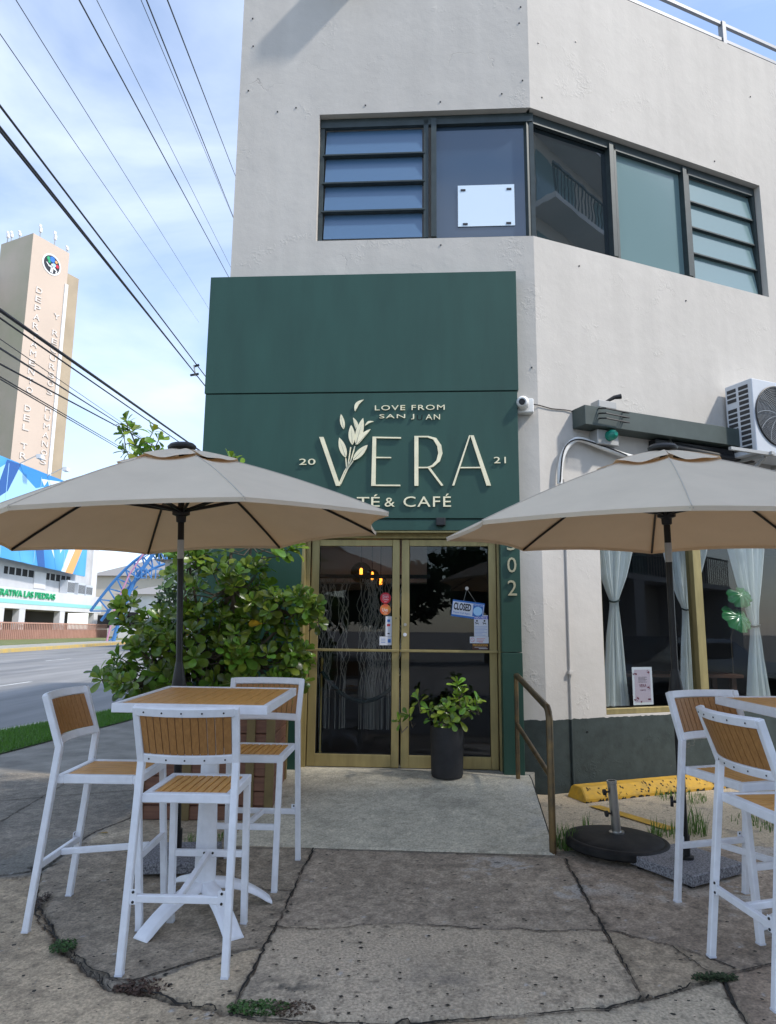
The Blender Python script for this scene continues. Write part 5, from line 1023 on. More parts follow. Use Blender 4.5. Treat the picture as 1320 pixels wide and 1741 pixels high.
stools = [(-1.452, 4.01, -91, 'white stool at far left, side on, its back toward the street'), (-.911, 3.676, -1.6, 'white stool in front of the left table seen from behind'), (-.805, 4.564, 177.6, 'white stool behind the left table, facing the camera beside the planter'),
          (1.946, 4.007, -163.7, 'white stool beside the right parasol pole, far side of the right table'), (1.867, 3.40, -83.5, 'white stool at the right edge with its curved back toward the camera')]
for i, (x, y, yaw, lab) in enumerate(stools):
    o = proto if i == 0 else copy_thing(proto)
    o.matrix_world = Matrix.Translation((x, y, gz(y) + .008)) @ Matrix.Rotation(TILT, 4, 'X') @ Matrix.Rotation(R(yaw), 4, 'Z'); _tag(o, lab, 'bar stool', 'white bar stools with wooden slats')
    loc, rq, sc_ = o.matrix_world.decompose(); o.location = loc; o.rotation_euler = rq.to_euler()

# ------------------------------------------------------------------ bar tables
def table(cx, cy, yaw, h, sz, tilt, legs, label):
    t = thing('bar_table', label, 'bar table'); s = sz / 2
    mb = MB(); w = .028; hh = .045
    mb.box((-s, -s, h - hh), (s, -s + w, h)); mb.box((-s, s - w, h - hh), (s, s, h)); mb.box((-s, -s + w, h - hh), (-s + w, s - w, h)); mb.box((s - w, -s + w, h - hh), (s, s - w, h)); mb.build('frame', M['white_metal'], t, bevel=.003)
    mb = MB(); n = 11; st_ = (2 * s - 2 * w) / n
    for k in range(n): mb.box((-s + w + k * st_ + .0018, -s + w, h - .022), (-s + w + (k + 1) * st_ - .0018, s - w, h - .005))
    mb.build('table_slats', M['slat'], t, bevel=.0015)
    MB().box((-s + .03, -s + .03, h - .035), (s - .03, s - .03, h - .023)).build('underplate', M['white_metal'], t)
    MB().lathe([(.056, .10), (.056, .30), (.048, .6), (.042, h - .04), (.12, h - .037), (.12, h - .035)], 28).build('column', M['white_metal'], t, smooth=True)
    for an, L in legs:
        mb = MB(); N_ = 12; c, sn = math.cos(R(an)), math.sin(R(an)); d = Vector((c, sn, 0)); q = Vector((-sn, c, 0))
        for i in range(N_ + 1):
            u_ = i / N_; r_ = L * u_; zc = .135 * (1 - u_ ** 2.2) + .004; th = .030 - .012 * u_; wd_ = .046 + .006 * u_
            zc0 = max(0, zc - th * .7)
            for a1, zz in ((-1, zc0), (1, zc0), (.72, zc + th * .75), (-.72, zc + th * .75)): mb.v.append(tuple(d * r_ + q * wd_ * a1 + Vector((0, 0, zz)))); mb.c.append(None)
        for i in range(N_):
            for j in range(4): mb.f.append((i * 4 + j, i * 4 + (j + 1) % 4, i * 4 + 4 + (j + 1) % 4, i * 4 + 4 + j)); mb.mi.append(0)
        mb.f += [(3, 2, 1, 0), (N_ * 4, N_ * 4 + 1, N_ * 4 + 2, N_ * 4 + 3)]; mb.mi += [0, 0]; mb.build('foot', M['white_metal'], t, bevel=.004, smooth=True)
    Mx = Matrix.Translation((cx, cy, gz(cy) + .006)) @ Matrix.Rotation(tilt, 4, 'X') @ Matrix.Rotation(yaw, 4, 'Z'); loc, rq, _ = Mx.decompose(); t.location = loc; t.rotation_euler = rq.to_euler(); return t
table(-.961, 4.06, -.056, 1.118, .79, .034, [(-118, .42), (-52, .42), (24, .36), (132, .40)], 'square white bar table with slatted wood top under the left parasol')
table(2.303, 3.80, .072, 1.125, .80, .02, [(-140, .42), (-50, .42), (40, .4), (160, .40)], 'square white bar table with slatted wood top cut by the right edge')

# ------------------------------------------------------------------ grass, weeds, moss
def blades(poly, n, h, zf, rnd, tint, name, kind, lean=.5, clump=None):
    mb = MB(); xs = [p[0] for p in poly]; ys = [p[1] for p in poly]; P_ = np.array(poly); k = 0
    X = np.array([rnd.uniform(min(xs), max(xs)) for _ in range(n * 3)]); Y = np.array([rnd.uniform(min(ys), max(ys)) for _ in range(n * 3)]); ok = inside(X, Y, poly)
    for x, y in list(zip(X[ok], Y[ok]))[:n]:
        a = rnd.random() * 6.28; hh = h * rnd.uniform(.5, 1.2); w = .004 * rnd.uniform(.8, 1.6) * (h / .04) ** .5; g_ = rnd.uniform(.65, 1.35); z = zf(y); dx, dy = math.cos(a), math.sin(a); ln = hh * rnd.uniform(0, lean); c = tuple(q * g_ for q in tint)
        mb.add([(x - dy * w, y + dx * w, z - .003), (x + dy * w, y - dx * w, z - .003), (x + dx * ln, y + dy * ln, z + hh)], [(0, 1, 2)], c=c)
    return mb
rnd = random.Random(9)
mb = blades([(-5.4, 4), (-4.75, 4.5), (-4.40, 8.28), (-4.02, 11.6), (-3.45, 16), (-4.0, 17.5), (-4.65, 13.7), (-5.3, 10.35), (-6.0, 6.6), (-6.4, 4)], 42000, .05, lambda y: .012, rnd, (.085, .20, .028), 'x', 'x', .7)
_tag(mb.build('lawn_grass', M['blade']), 'short bright green grass on the strip between pavement and street', 'grass', kind='stuff')
def tuft(c, r, n, h, tint, mb, rnd, lean=.6):
    for _ in range(n):
        a = rnd.random() * 6.28; q = r * math.sqrt(rnd.random()); x, y = c[0] + q * math.cos(a), c[1] + q * math.sin(a); z = gz(y) + .004; b = rnd.random() * 6.28; hh = h * rnd.uniform(.35, 1.2); w = .0035; g_ = rnd.uniform(.6, 1.4); dx, dy = math.cos(b), math.sin(b); ln = hh * rnd.uniform(.05, lean); cc = tuple(t_ * g_ for t_ in tint)
        mb.add([(x - dy * w, y + dx * w, z), (x + dy * w, y - dx * w, z), (x + dx * ln * .45 + dy * w * .7, y + dy * ln * .45 - dx * w * .7, z + hh * .6), (x + dx * ln * .45 - dy * w * .7, y + dy * ln * .45 + dx * w * .7, z + hh * .6), (x + dx * ln, y + dy * ln, z + hh)], [(0, 1, 2, 3), (3, 2, 4)], c=cc)
for c, r, n, h, lab in [((1.24, 5.16), .08, 90, .16, 'tuft of weeds between the handrail post and the round stand'), ((2.02, 5.45), .10, 60, .11, 'weeds growing behind the granite slab, left of the right pole'), ((2.28, 5.50), .08, 60, .20, 'tall weeds growing just right of the right parasol pole'), ((1.5, 5.55), .06, 18, .12, 'thin weeds behind the round umbrella stand'), ((2.9, 5.75), .22, 110, .06, 'low weeds on the concrete at the far right'), ((2.6, 6.55), .22, 160, .06, 'low weeds at the right end of the yellow wheel stop'), ((-1.25, 5.25), .15, 120, .05, 'small green weeds on the pavement in front of the planter')]:
    mb = MB(); tuft(c, r, n, h, (.09, .15, .035), mb, rnd); single(mb, 'weed_tuft', M['blade'], lab, 'weeds', 'weeds growing in the pavement', kind='stuff', loc=(c[0], c[1], gz(c[1])))
def mossy(c, rx, ry, n, green, lab):
    mb = MB()
    for _ in range(n):
        a = rnd.random() * 6.28; q = rnd.random() ** .6; x, y = c[0] + rx * q * math.cos(a), c[1] + ry * q * math.sin(a); z = gz(y) + rnd.uniform(.0, .018) - (.012 if y < 3.3 else 0); r = rnd.uniform(.004, .010); b = rnd.random() * 6.28; g_ = rnd.uniform(.5, 1.5); cc = tuple(t_ * g_ for t_ in green)
        u1 = Vector((math.cos(b), math.sin(b), rnd.uniform(-.4, .6))) * r; v1 = Vector((-math.sin(b), math.cos(b), rnd.uniform(-.3, .5))) * r * .7; p = Vector((x, y, z + .006)); mb.add([p - u1, p - v1, p + u1, p + v1], [(0, 1, 2, 3)], c=cc)
    single(mb, 'moss_patch', M['moss'], lab, 'moss', 'moss and weeds in the pavement joints', kind='stuff', loc=(c[0], c[1], gz(c[1]) - .02))
mossy((-.50, 3.13), .13, .05, 900, (.045, .10, .02), 'green weed patch at the bottom of the left slab joint')
mossy((-.36, 3.12), .09, .05, 420, (.08, .05, .03), 'brown withered weed patch right of the green one at the bottom')
mossy((-1.02, 3.27), .12, .045, 620, (.075, .042, .028), 'reddish brown moss where the round joint meets the front slab')
mossy((-1.51, 3.62), .06, .07, 360, (.04, .09, .02), 'green moss in the curved joint at lower left')
mossy((1.45, 3.385), .10, .03, 420, (.035, .055, .02), 'dark moss in the joint at lower right')
mossy((-1.87, 4.16), .03, .10, 160, (.06, .04, .03), 'brown moss strip under the left stool')
# fallen leaves and debris
rnd = random.Random(77)
for (x, y, c_, lab) in [(-2.05, 5.35, (.45, .25, .08), 'orange fallen leaf on the dark pavement at left'), (-1.75, 5.0, (.45, .42, .36), 'pale fallen leaf on the pavement near the planter'), (-1.0, 5.55, (.4, .22, .05), 'brown fallen leaf at the foot of the planter')]:
    mb = MB(); leafgeo(mb, Vector((x, y, gz(y) + .012)), Vector((1, .3, 0)), Vector((0, 0, 1)), .07, .03, c_, .3, 0); single(mb, 'fallen_leaf', M['leaf'], lab, 'leaf', loc=(x, y, gz(y)))
def specks(n, r0, r1, seed, h):
    rnd = random.Random(seed); mb = MB()
    for _ in range(n):
        x, y = rnd.uniform(-2.2, 2.6), 2.8 + 3.9 * rnd.random() ** 1.6; r = r0 + (r1 - r0) * rnd.random() ** 4; b = rnd.random() * 6.28
        if -1.0 < x < 1.2 and y > 5.05: continue
        p = Vector((x, y, gz(y) + h)); m_ = rnd.randint(4, 6); mb.add([p + Vector((math.cos(b + 6.283 * k / m_) * r * rnd.uniform(.6, 1.3), math.sin(b + 6.283 * k / m_) * r * rnd.uniform(.5, 1.0), 0)) for k in range(m_)], [tuple(range(m_))])
    return mb
_tag(specks(2600, .0018, .013, 5, .0115).build('leaf_litter', M['soot']), 'tiny dark crumbs of leaf litter scattered over the slabs', 'litter', kind='stuff')
_tag(specks(700, .0015, .006, 6, .012).build('grit', M['kerb']), 'tiny pale grit scattered over the slabs', 'grit', kind='stuff')

# ------------------------------------------------------------------ overhead cables
def cable(lab, a, b, r, group='overhead cables along the street'):
    a, b = Vector(a), Vector(b); d = b - a; p0 = a - d * .6; p1 = b + d * 2.5; mb = MB(); pts = []
    for k in range(25):
        t_ = k / 24; p = p0.lerp(p1, t_); pts.append(p)
    mb.tube(pts, r, 6); o = single(mb, 'overhead_cable', M['cable'], lab, 'cable', group, loc=tuple(a)); return o
CB = [((-5.73, 9, 9.97), (-9.71, 26, 16.43), .007, 'thin cable starting lowest on the left of the upper thin lines'), ((-5.55, 9, 10.54), (-8.78, 26, 16.44), .007, 'thin cable entering at the top left corner of the sky'), ((-4.62, 9, 10.55), (-6.68, 26, 15.7), .012, 'medium black cable crossing the middle of the sky'), ((-4.36, 9, 10.55), (-6.32, 26, 15.58), .006, 'hair thin cable just right of the medium black one'),
      ((-3.71, 9, 10.56), (-6.36, 26, 17.80), .006, 'thinner left cable of the converging pair near the building'), ((-3.63, 9, 10.56), (-6.36, 26, 17.85), .012, 'darker right cable of the converging pair near the building'), ((-3.32, 9, 10.56), (-6.34, 26, 19.62), .012, 'cable nearest the building at the top of the sky'),
      ((-5.61, 9, 8.79), (-7.09, 26, 11.05), .018, 'thick single cable above the bundled cables'), ((-5.57, 9, 8.44), (-7.11, 26, 10.69), .018, 'upper cable of the thick bundle running to the splitter'), ((-5.57, 9, 8.39), (-7.16, 26, 10.76), .018, 'lower cable of the thick bundle running to the splitter'), ((-5.58, 9, 8.47), (-7.20, 26, 10.82), .009, 'loose thin cable twisting beside the thick bundle'),
      ((-5.3, 9, 5.68), (-7.09, 26, 8.06), .028, 'thickest cable crossing in front of the tan tower'), ((-5.28, 9, 5.56), (-7.14, 26, 7.88), .014, 'cable directly under the thickest one at the tower'), ((-5.25, 9, 5.26), (-10.46, 26, 9.35), .007, 'thin cable crossing the middle of the tower lettering'), ((-5.24, 9, 5.13), (-10.45, 26, 9.23), .016, 'cable below the thin one, ending behind the shrub top'), ((-5.22, 9, 4.91), (-8.3, 26, 7.96), .014, 'second lowest cable crossing the tower'), ((-5.2, 9, 4.73), (-9.94, 26, 8.08), .010, 'upper of the two lowest cables'), ((-5.2, 9, 4.70), (-9.94, 26, 8.00), .010, 'lower of the two lowest cables')]
for a, b, r, lab in CB: cable(lab, a, b, r)
sp = thing('cable_splitter', 'small metal cable spreader clamping the thick cables near the green sign', 'cable clamp', (-6.95, 24.2, 10.5))
MB().bar((-7.05, 24.2, 10.80), (-6.95, 24.2, 10.40), .04, .06).build('spacer_bar', M['galv'], sp); MB().bar((-7.15, 24.2, 10.42), (-6.85, 24.2, 10.48), .05, .07).build('clamp', M['black_metal'], sp); MB().bar((-7.05, 24.2, 10.75), (-6.85, 24.2, 10.82), .05, .07).build('clamp', M['black_metal'], sp)

# ------------------------------------------------------------------ cooperative building across the avenue
FC = frame(Vector((.02, 1, 0)).normalized(), Vector((1, -.02, 0)).normalized(), Vector((-40, 80, 0)) - Vector((.02, 1, 0)).normalized() * 80)   # local x == world y
cp = thing('cooperative_building', 'white cooperative building with arcade, green lettering and blue mural billboard across the avenue', 'building', (-41, 80, 0))
mb = MB(); mb.box((40, 5.75, -14), (98.6, 12.6, -1.2), FC); mb.build('upper_wall', M['greywall'], cp)
mb = MB(); mb.box((40, 3.45, -14), (98.8, 5.65, .0), FC); mb.build('fascia', M['offwhite'], cp)
MB().box((40, 3.98, .001), (98.79, 4.42, .03), FC).build('teal_band', M['teal'], cp)
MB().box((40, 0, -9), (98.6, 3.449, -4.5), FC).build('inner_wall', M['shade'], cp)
for y in (47.5, 53, 58, 63.5, 68.9, 73.5, 77.7, 87.0, 96.6): MB().box((y, 0, -.75), (y + 1.25, 3.449, -.02), FC).build('column', M['offwhite'], cp)
MB().box((97.0, 5.66, -14), (98.7, 12.9, -.9), FC).build('end_wall', M['offwhite'], cp)
for a, b in ((55, 63), (66, 73), (76.0, 82.2), (85.2, 91.4)): 
    wn = MB().box((a, 7.15, -1.25), (b, 7.95, -1.18), FC).build('window', M['dark'], cp); mm = MB()
    for k in range(4): mm.box((a + (b - a) * (k + .6) / 4.6 - .1, 7.16, -1.17), (a + (b - a) * (k + .6) / 4.6 + .1, 7.94, -1.12), FC)
    mm.build('mullion', M['greywall'], wn)
MB().box((82.3, 6.0, -1.19), (85.0, 7.9, -1.10), FC).build('pilaster', M['offwhite'], cp)
text_polys('COOPERATIVA LAS PIEDRAS', (69.3, 4.72, 85.2, 5.42), .12, FC @ Matrix.Translation((0, 0, .02)), bold=.02).build('lettering', M['greentext'], cp)
# fence between the columns
fe = thing('arcade_fence', 'terracotta bar fence between the white columns of the cooperative', 'fence', (-39.5, 80, .1))
mb = MB()
for k in range(int((101 - 60) / .38)): y = 60 + k * .38; mb.box((y, .1, .25), (y + .10, 2.0, .33), FC)
b_o = mb.build('fence_bars', M['brickfence'], fe); _tag(b_o, kind='stuff')
MB().box((60, 1.85, .22), (101, 1.98, .36), FC).build('top_rail', M['brickfence'], fe); MB().box((60, .12, -.2), (101, 1.2, .15), FC).build('low_wall', M['brickfence'], fe)
for i, (y, lab) in enumerate(((88.6, 'left grey air conditioner on the cooperative ledge'), (91.6, 'middle grey air conditioner on the cooperative ledge'), (93.9, 'right grey air conditioner on the cooperative ledge'))):
    t = thing('rooftop_air_conditioner', lab, 'air conditioner', tuple(FC @ Vector((y + 1, 5.66, -.6))), 'air conditioners on the cooperative ledge'); MB().box((y, 5.66, -1.1), (y + 2.0, 7.35 - .15 * i, -.15), FC).build('casing', M['ac'], t)
    mb = MB()
    for k in range(8): mb.box((y + .12 + k * .24, 5.85, -.149), (y + .24 + k * .24, 7.1 - .15 * i, -.13), FC)
    mb.build('grille', M['ac_dark'], t)
# mural billboard
bb = thing('mural_billboard', 'large blue mural billboard with orange stripe on the cooperative facade', 'billboard', (-39.6, 80, 8))
BO = Matrix.Translation((0, 0, 0)); 
MB().prism([(52, 9.0), (92.2, 8.05), (92.2, 19.3), (52, 18.4)], .10, .35, FC).build('panel', M['bb_blue'], bb)
def bbp(name, poly, m, o_): MB().prism(poly, .351 + o_, .36 + o_, FC).build(name, M[m], bb)
bbp('pale_shape', [(66, 14.6), (72.5, 18.75), (78, 16.9), (84.8, 19.0), (78, 14.5), (72, 12.5)], 'bb_light', 0); bbp('pale_shape', [(79, 18.2), (85.5, 19.1), (92, 19.25), (92.1, 15), (84, 14)], 'bb_white', 0)
bbp('deep_shape', [(71.8, 18.7), (74.5, 18.8), (72.5, 15.5), (70.0, 14)], 'bb_deep', .01); bbp('deep_shape', [(77.5, 15), (80.5, 18.3), (82, 16), (80, 13)], 'bb_blue', .012)
for (y0, w_, h0, h1) in ((76.3, 1.2, 8.45, 12), (80.0, 1.6, 8.35, 12), (84.2, 1.4, 8.3, 12)): bbp('blue_stripe', [(y0, h0), (y0 + w_, h0 - .03), (y0 + w_ - 1.2, h1), (y0 - 1.6, h1)], 'bb_deep' if w_ > 1.5 else 'bb_blue', .01)
bbp('pale_shape', [(81.5, 11.8), (84.0, 9.2), (86.3, 11.8), (85, 13.5), (82.5, 13.5)], 'bb_white', .005); bbp('pale_shape', [(85.6, 8.2), (88.2, 13.2), (90.2, 13.2), (87.3, 8.15)], 'bb_white', .006)
bbp('orange_stripe', [(86.6, 8.15), (90.4, 13.5), (93.0 - .9, 13.5), (88.6, 8.10)], 'bb_orange', .014); bbp('deep_shape', [(88.7, 8.1), (92.15, 12.8), (92.15, 8.06)], 'bb_blue', .01)
for y in (58.5, 66, 72.2, 79, 86): MB().box((y - .04, 8.6, .37), (y + .04, 18.4, .385), FC).build('panel_seam', M['bb_light'], bb)
for y in (74.2, 80.2): 
    t = thing('billboard_lamp', 'small floodlight on an arm above the %s part of the billboard' % ('left' if y < 80 else 'right'), 'floodlight', tuple(FC @ Vector((y, 18.9, .4)))); MB().bar(FC @ Vector((y, 18.8, .3)), FC @ Vector((y + .4, 20.0, 2.2)), .08).build('arm', M['galv'], t); MB().box((y + .15, 19.5, 2.0), (y + 1.0, 19.95, 2.5), FC).build('head', M['offwhite'], t)

# ------------------------------------------------------------------ the tan tower
sc2 = .733; C0 = Vector((0, 0, 1.43)); far = lambda p: C0 + (Vector(p) - C0) * sc2
ta = far((-82.4, 150, 91.2)); td = R(63.7); TU = Vector((math.cos(td), math.sin(td), 0)); TN = Vector((TU.y, -TU.x, 0)); Tq = frame(TU, TN, Vector((ta.x, ta.y, 0))); TZ = ta.z
tw = thing('office_tower', 'tall tan concrete office tower with round emblem and vertical white lettering', 'tower', (ta.x, ta.y, 0))
TWd = 9.9 * sc2
mb = MB(); mb.box((0, 0, -8.3), (TWd, TZ, 0), Tq); mb.build('shaft', M['tan'], tw)
mb = MB(); mb.add([(-.01, 0, -8.3), (-.01, 0, 0), (-.01, TZ - .002, 0), (-.01, TZ - .002, -8.3)], [(0, 1, 2, 3)], Tq); mb.build('shaded_side', M['tan_shaded'], tw)  # left face: its shade is put into a darker, greyer tan
MB().box((TWd, 0, -7), (TWd + 3.9 * sc2, TZ - 5.0 * sc2 * .93, -.6), Tq).build('rear_shaft', M['tan_back'], tw)
MB().box((TWd - .45, 0, .001), (TWd + .15, TZ - 8.2 * sc2, .25), Tq).build('white_strip', M['white'], tw)
MB().box((-16, 0, -24), (-2, TZ - 6.0, -8.31), Tq).build('rear_block', M['offwhite'], tw)
mb = MB()
for k in range(14): mb.box((-16.1, TZ - 14 - k * 4.2, -8.3), (-2.0, TZ - 11.5 - k * 4.2, -8.2), Tq)
mb.build('window_band', M['pane_dark'], tw)
lx = lambda s_: s_ * sc2
def vtext(s, x, z0, z1, w_):
    n = len(s); 
    for i, ch in enumerate(s):
        if ch == ' ': continue
        zc = z0 + (z1 - z0) * (i + .5) / n; h = abs(z1 - z0) / n * .62; text_polys(ch, (x - w_ / 2, zc - h / 2, x + w_ / 2, zc + h / 2), .12, Tq @ Matrix.Translation((0, 0, .02))).build('letter', M['towerletter'], tw)
ztop = lambda z: 1.43 + (z - 1.43) * sc2
vtext('DEPARTAMENTO DEL TRABAJO', 2.75 * sc2, ztop(79.3), ztop(27.0), 1.15); vtext('Y RECURSOS HUMANOS', 7.9 * sc2, ztop(75), ztop(37.8), 1.15)
ec = (5.35 * sc2, ztop(86.0)); er = 2.55 * sc2
def edisc(r, o_, m, c=ec, nm='emblem'):
    return MB().prism([(c[0] + r * math.cos(2 * math.pi * k / 36), c[1] + r * math.sin(2 * math.pi * k / 36)) for k in range(36)], o_, o_ + .05, Tq).build(nm, M[m], tw)
e0 = edisc(er, .02, 'white'); 
def ep(polys, m, o_=.13, nm='emblem_figure'):
    mb = MB()
    for p_ in polys: mb.prism([(ec[0] + x * er, ec[1] + y * er) for x, y in p_], o_, o_ + .03, Tq)
    q = mb.build(nm, M[m], e0)
ci = lambda x, y, r, n=14, g=0: [(x + r * (1 + g * (k % 2)) * math.cos(2 * math.pi * k / n), y + r * (1 + g * (k % 2)) * math.sin(2 * math.pi * k / n)) for k in range(n)]
ep([ci(0, 0, .84, 30)], 'ink', .071, 'emblem_field')
ep([ci(0, .48, .26, 18, .2)], 'signblue'); ep([ci(.22, .02, .16, 16, .2)], 'signpale'); ep([ci(-.4, .42, .17, 14, .2), ci(-.30, .15, .12, 14, .2)], 'greentext'); ep([ci(.42, .42, .13, 14)], 'bb_orange'); ep([ci(.55, .05, .16, 12, .2)], 'red')
ep([[(-.08, -.15), (.12, -.15), (.16, -.45), (.14, -.80), (.03, -.80), (.02, -.5), (-.02, -.8), (-.14, -.78), (-.10, -.45)], [(-.62, -.02), (-.55, .02), (-.3, -.18), (.3, -.18), (.58, -.42), (.62, -.35), (.5, -.7), (.40, -.68), (.48, -.45), (.12, -.34), (-.1, -.34), (-.34, -.3)], ci(.02, -.02, .10)], 'white')
for i, (x, o_, h) in enumerate(((-7.5, -6, 2.0), (.3, -4, 1.6), (-.6 + 2.2, -.5, 2.6), (4.5, -.5, 2.9), (7.0, -.4, 1.4), (.2, -7, 2.2))):
    labs = ['white mast antenna on the far left of the tower roof', 'mast antenna near the left roof corner of the tower', 'tall double antenna near the front roof corner of the tower', 'thin antenna at mid roof edge of the tower', 'small antenna on the right roof corner of the tower', 'white antenna cluster on the left roof edge of the tower']
    x = max(.2, x); t = thing('roof_antenna', labs[i], 'antenna', tuple(Tq @ Vector((x, TZ, o_))), 'antennas on the tower roof'); MB().bar(Tq @ Vector((x, TZ, o_)), Tq @ Vector((x, TZ + h, o_)), .12).build('mast', M['galv'], t); MB().box((x - .2, TZ + h * .45, o_ - .15), (x + .2, TZ + h * .75, o_ + .2), Tq).build('panel', M['white'], t); MB().box((x - .35, TZ + h * .8, o_ - .1), (x + .1, TZ + h * .97, o_ + .1), Tq).build('panel', M['white'], t)

# ------------------------------------------------------------------ truss arch and houses beyond
ar = thing('truss_arch', 'blue steel truss arch with lettering beyond the cooperative', 'arch', (-28, 75, 0))
def arcpts(x0, z0, x1, z1, n, bow): return [Vector((x0 + (x1 - x0) * t_, 75, z0 + (z1 - z0) * t_ + bow * math.sin(math.pi * t_))) for t_ in np.linspace(0, 1, n)]
A_ = arcpts(-31.2, 3.2, -22, 10.4, 12, 2.0); B_ = arcpts(-30.0, 2.2, -22, 8.6, 12, 1.6)
mb = MB(); mb.tube(A_, .16, 6); mb.build('upper_chord', M['truss'], ar); mb = MB(); mb.tube(B_, .16, 6); mb.build('lower_chord', M['truss'], ar)
mb = MB()
for i in range(11): mb.bar(A_[i], B_[i + 1], .14); mb.bar(A_[i + 1], B_[i + 1], .14)
mb.build('web', M['truss'], ar)
mb = MB(); mb.tube([(-28.4, 74.5, 0), (-27.6, 74.5, 3.8), (-26.4, 74.5, 6.8), (-24.6, 74.5, 9.6), (-22.5, 74.5, 11)], .22, 6); mb.build('leg', M['truss'], ar); mb = MB(); mb.tube([(-29.0, 74.3, 0), (-28.3, 74.3, 3.9), (-27.1, 74.3, 7.1), (-25.3, 74.3, 10.0), (-23.2, 74.3, 11.5)], .10, 6); mb.build('leg', M['pink'], ar)
mb = MB()
for i in range(8): z = i * 1.2; mb.bar((-28.9 + i * .35, 74.4, z), (-27.9 + i * .42, 74.5, z + 1.0), .1)
mb.build('web', M['truss'], ar)
text_polys('CENTRO', (-26.6, 6.6, -22.6, 7.7), .1, Matrix(((1, 0, 0, 0), (0, 0, -1, 74.2), (0, 1, 0, 0), (0, 0, 0, 1)))).build('lettering', M['truss'], ar)
def house(label, x0, x1, y0, y1, h, rh, wallm='housewall'):
    t = thing('house', label, 'house', ((x0 + x1) / 2, (y0 + y1) / 2, 0), 'low buildings beyond the avenue'); MB().box((x0, y0, 0), (x1, y1, h)).build('wall', M[wallm], t)
    mb = MB(); mb.add([(x0 - .8, y0 - .8, h), (x1 + .8, y0 - .8, h), (x1 + .8, y1 + .8, h), (x0 - .8, y1 + .8, h), ((x0 + x1) / 2 - 2, (y0 + y1) / 2, h + rh), ((x0 + x1) / 2 + 2, (y0 + y1) / 2, h + rh)], [(0, 1, 5, 4), (1, 2, 5), (2, 3, 4, 5), (3, 0, 4), (3, 2, 1, 0)]); mb.build('roof', M['roofgrey'], t)
    for k in range(4): a = x0 + (x1 - x0) * (k + .25) / 4; MB().box((a, y0 - .05, 1.5), (a + (x1 - x0) * .12, y0 + .1, 3.6)).build('window', M['dark'], t)
house('cream building with grey hipped roof behind the blue arch', -50, -30, 120, 140, 10.2, 4.2)
house('low pale building behind the shrub left of the cafe', -18.3, -4, 58, 75, 7.0, .3, 'greywall')
house('long white building right of the blue arch base', -36, -22, 96, 110, 6.0, 2.0, 'offwhite')

# ------------------------------------------------------------------ trees beyond and behind the camera (seen in the glass)
def tree(name, label, x, y, h, r, rnd, tint=(.035, .075, .02), n=2600, leaf_=.16, group='trees around the block', squash=.75):
    t = thing(name, label, 'tree', (x, y, -.1), group); mb = MB(); tb_ = MB(); tb_.tube([(x, y, -.2), (x + .1, y, h * .3), (x, y, h * .6)], [.22, .17, .10], 8)
    lobes = []
    for k in range(11):
        a = rnd.random() * 6.28; q = r * rnd.uniform(.25, .75); c = Vector((x + q * math.cos(a), y + q * math.sin(a), h - r * squash * rnd.uniform(.5, 1.4))); lobes.append((c, r * rnd.uniform(.32, .55))); tb_.tube([(x, y, h * .45), tuple((Vector((x, y, h * .6)) + c) / 2), tuple(c)], [.09, .06, .03], 6)
    for k in range(n):
        c, rr = lobes[rnd.randrange(len(lobes))]; d = Vector((rnd.gauss(0, 1), rnd.gauss(0, 1), rnd.gauss(0, 1))).normalized() * rr * rnd.uniform(.65, 1.08); p = c + Vector((d.x, d.y, d.z * squash)); u1 = Vector((rnd.gauss(0, 1), rnd.gauss(0, 1), rnd.gauss(0, 1))).normalized(); v1 = u1.orthogonal().normalized(); s_ = leaf_ * rnd.uniform(.6, 1.4); g_ = rnd.uniform(.6, 1.4)
        mb.add([p - u1 * s_, p - v1 * s_ * .5, p + u1 * s_, p + v1 * s_ * .5], [(0, 1, 2, 3)], c=tuple(q_ * g_ for q_ in tint))
    tb_.build('trunk', M['bark'], t); mb.build('crown', M['leaf_bg'], t); return t
rnd = random.Random(31)
for i, (x, y, h, r, lab) in enumerate([(-9, -24, 6.5, 3.2, 'dark round tree behind the photographer, far left in the reflections'), (-3.5, -26, 5.6, 3.0, 'dark spreading tree reflected in the left door'), (1.5, -25, 6.2, 3.2, 'dark spreading tree reflected in the right door'), (6.5, -27, 7.2, 3.4, 'tall dark tree reflected at the right of the right door'), (-15, -22, 7.0, 3.4, 'dark tree beside the avenue behind the photographer'), (11, -30, 8, 3.6, 'large dark tree beyond the street behind the photographer')]):
    tree('broadleaf_tree', lab, x, y, h, r, rnd, n=2200, leaf_=.3)
tree('palm_clump', 'feathery green tree far beyond the blue arch', -35, 118, 15.5, 3.0, rnd, n=700, leaf_=.4, tint=(.05, .10, .03))
tree('broadleaf_tree', 'green tree at the end of the street behind the shrub', -14, 52, 6, 3.0, rnd, n=1200, leaf_=.25)

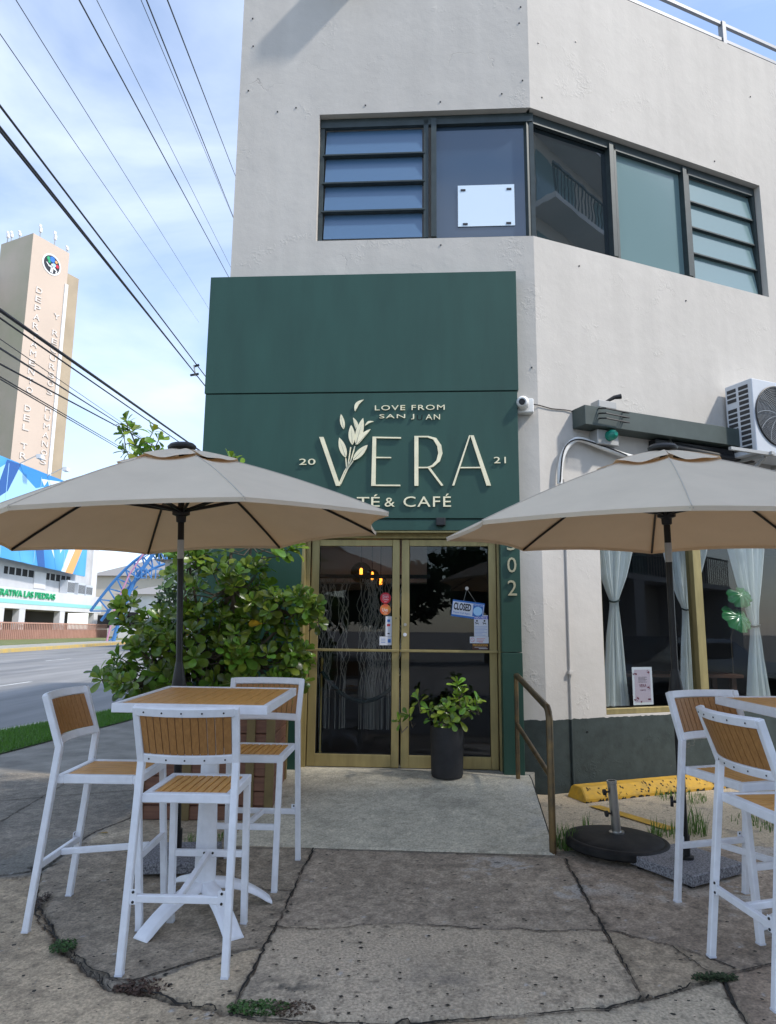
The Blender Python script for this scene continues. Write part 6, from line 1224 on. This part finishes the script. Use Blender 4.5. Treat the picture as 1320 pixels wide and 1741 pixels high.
# ------------------------------------------------------------------ apartment block opposite (its shade falls on the terrace, its balconies show in the glass)
ap = thing('apartment_block', 'tall grey apartment block with balconies opposite the cafe, reflected in the windows', 'building', (21, -9, -.2))
AH = 20.8; AX0, AX1, AY0, AY1 = 12.2, 25, -11, -.6
MB().box((AX0, AY0, -.2), (AX1, AY1, AH)).build('wall', M['apart'], ap)
for f in range(6):
    z = 3.2 + f * 2.8
    if z + 2.4 > AH: break
    MB().box((AX0 + .5, AY1, z - .12), (AX1 - .5, AY1 + 1.0, z + .06)).build('balcony_slab', M['greywall'], ap)
    mb = MB()
    for k in range(58): mb.box((AX0 + .55 + k * .205, AY1 + .93, z + .06), (AX0 + .58 + k * .205, AY1 + .96, z + 1.0))
    mb.box((AX0 + .5, AY1 + .92, z + 1.0), (AX1 - .5, AY1 + .98, z + 1.06)); mb.build('balustrade', M['frame_dark'], ap)
    for k in range(3): 
        a = AX0 + 1.0 + k * 3.9; wn = MB().box((a, AY1 - .05, z + .1), (a + 2.4, AY1 + .02, z + 2.2)).build('window', M['pane_frost'], ap); MB().box((a + 1.17, AY1 + .021, z + .1), (a + 1.23, AY1 + .04, z + 2.2)).build('window_bar', M['frame_dark'], wn)
for k in range(4): MB().box((AX0 + .3 + k * 3.9, AY1 + .0, -.2), (AX0 + .7 + k * 4.2, AY1 + 1.0, 3.07)).build('column', M['greywall'], ap)
# parked car reflected in the shop window
def car(x, y, yaw, label):
    t = thing('parked_car', label, 'car', (x, y, gz(y))); t.rotation_euler = (0, 0, yaw)
    prof = [(-2.1, .35), (-2.12, .7), (-1.95, .92), (-1.2, .98), (-.55, 1.38), (.75, 1.42), (1.5, 1.02), (2.05, .95), (2.15, .6), (2.1, .3)]
    mb = MB(); n = len(prof)
    for w_, tz in ((-.86, 0), (-.70, 1), (.70, 1), (.86, 0)):
        for x_, z_ in prof: mb.v.append((x_, w_ if z_ < 1.0 else w_ * .82, z_)); mb.c.append(None)
    for j in range(3):
        for i in range(n): q = j * n + i; q2 = j * n + (i + 1) % n; mb.f.append((q, q2, q2 + n, q + n)); mb.mi.append(0)
    mb.f += [tuple(range(n))[::-1], tuple(range(3 * n, 4 * n))]; mb.mi += [0, 0]
    me = [tuple(v) for v in mb.v]; body = MB(); body.add(me, mb.f); off = Vector(t.location); body.v = [tuple(Vector(v) + off) for v in body.v]; body.build('body', M['carpaint'], t, bevel=.04, seg=2, smooth=True)
    def lb(nm, a, b, m): q = MB(); q.box(a, b); q.v = [tuple(Vector(v) + off) for v in q.v]; q.build(nm, M[m], t, bevel=.01)
    lb('side_window', (-.5, -.80, 1.02), (.75, -.76, 1.32), 'pane_dark'); lb('side_window', (-.5, .76, 1.02), (.75, .80, 1.32), 'pane_dark'); lb('grille', (-2.15, -.5, .5), (-2.10, .5, .75), 'ink'); lb('headlight', (-2.13, -.8, .68), (-2.0, -.52, .84), 'paper'); lb('headlight', (-2.13, .52, .68), (-2.0, .8, .84), 'paper')
    for x_ in (-1.35, 1.35):
        for s_ in (-1, 1):
            q = MB(); q.tube([(x_, s_ * .72, .33), (x_, s_ * .90, .33)], .33, 24); q.v = [tuple(Vector(v) + off) for v in q.v]; q.build('wheel', M['rubber'], t, smooth=True)
car(9.5, 4.6, R(200), 'silver car parked near the shop window, seen only as a reflection')
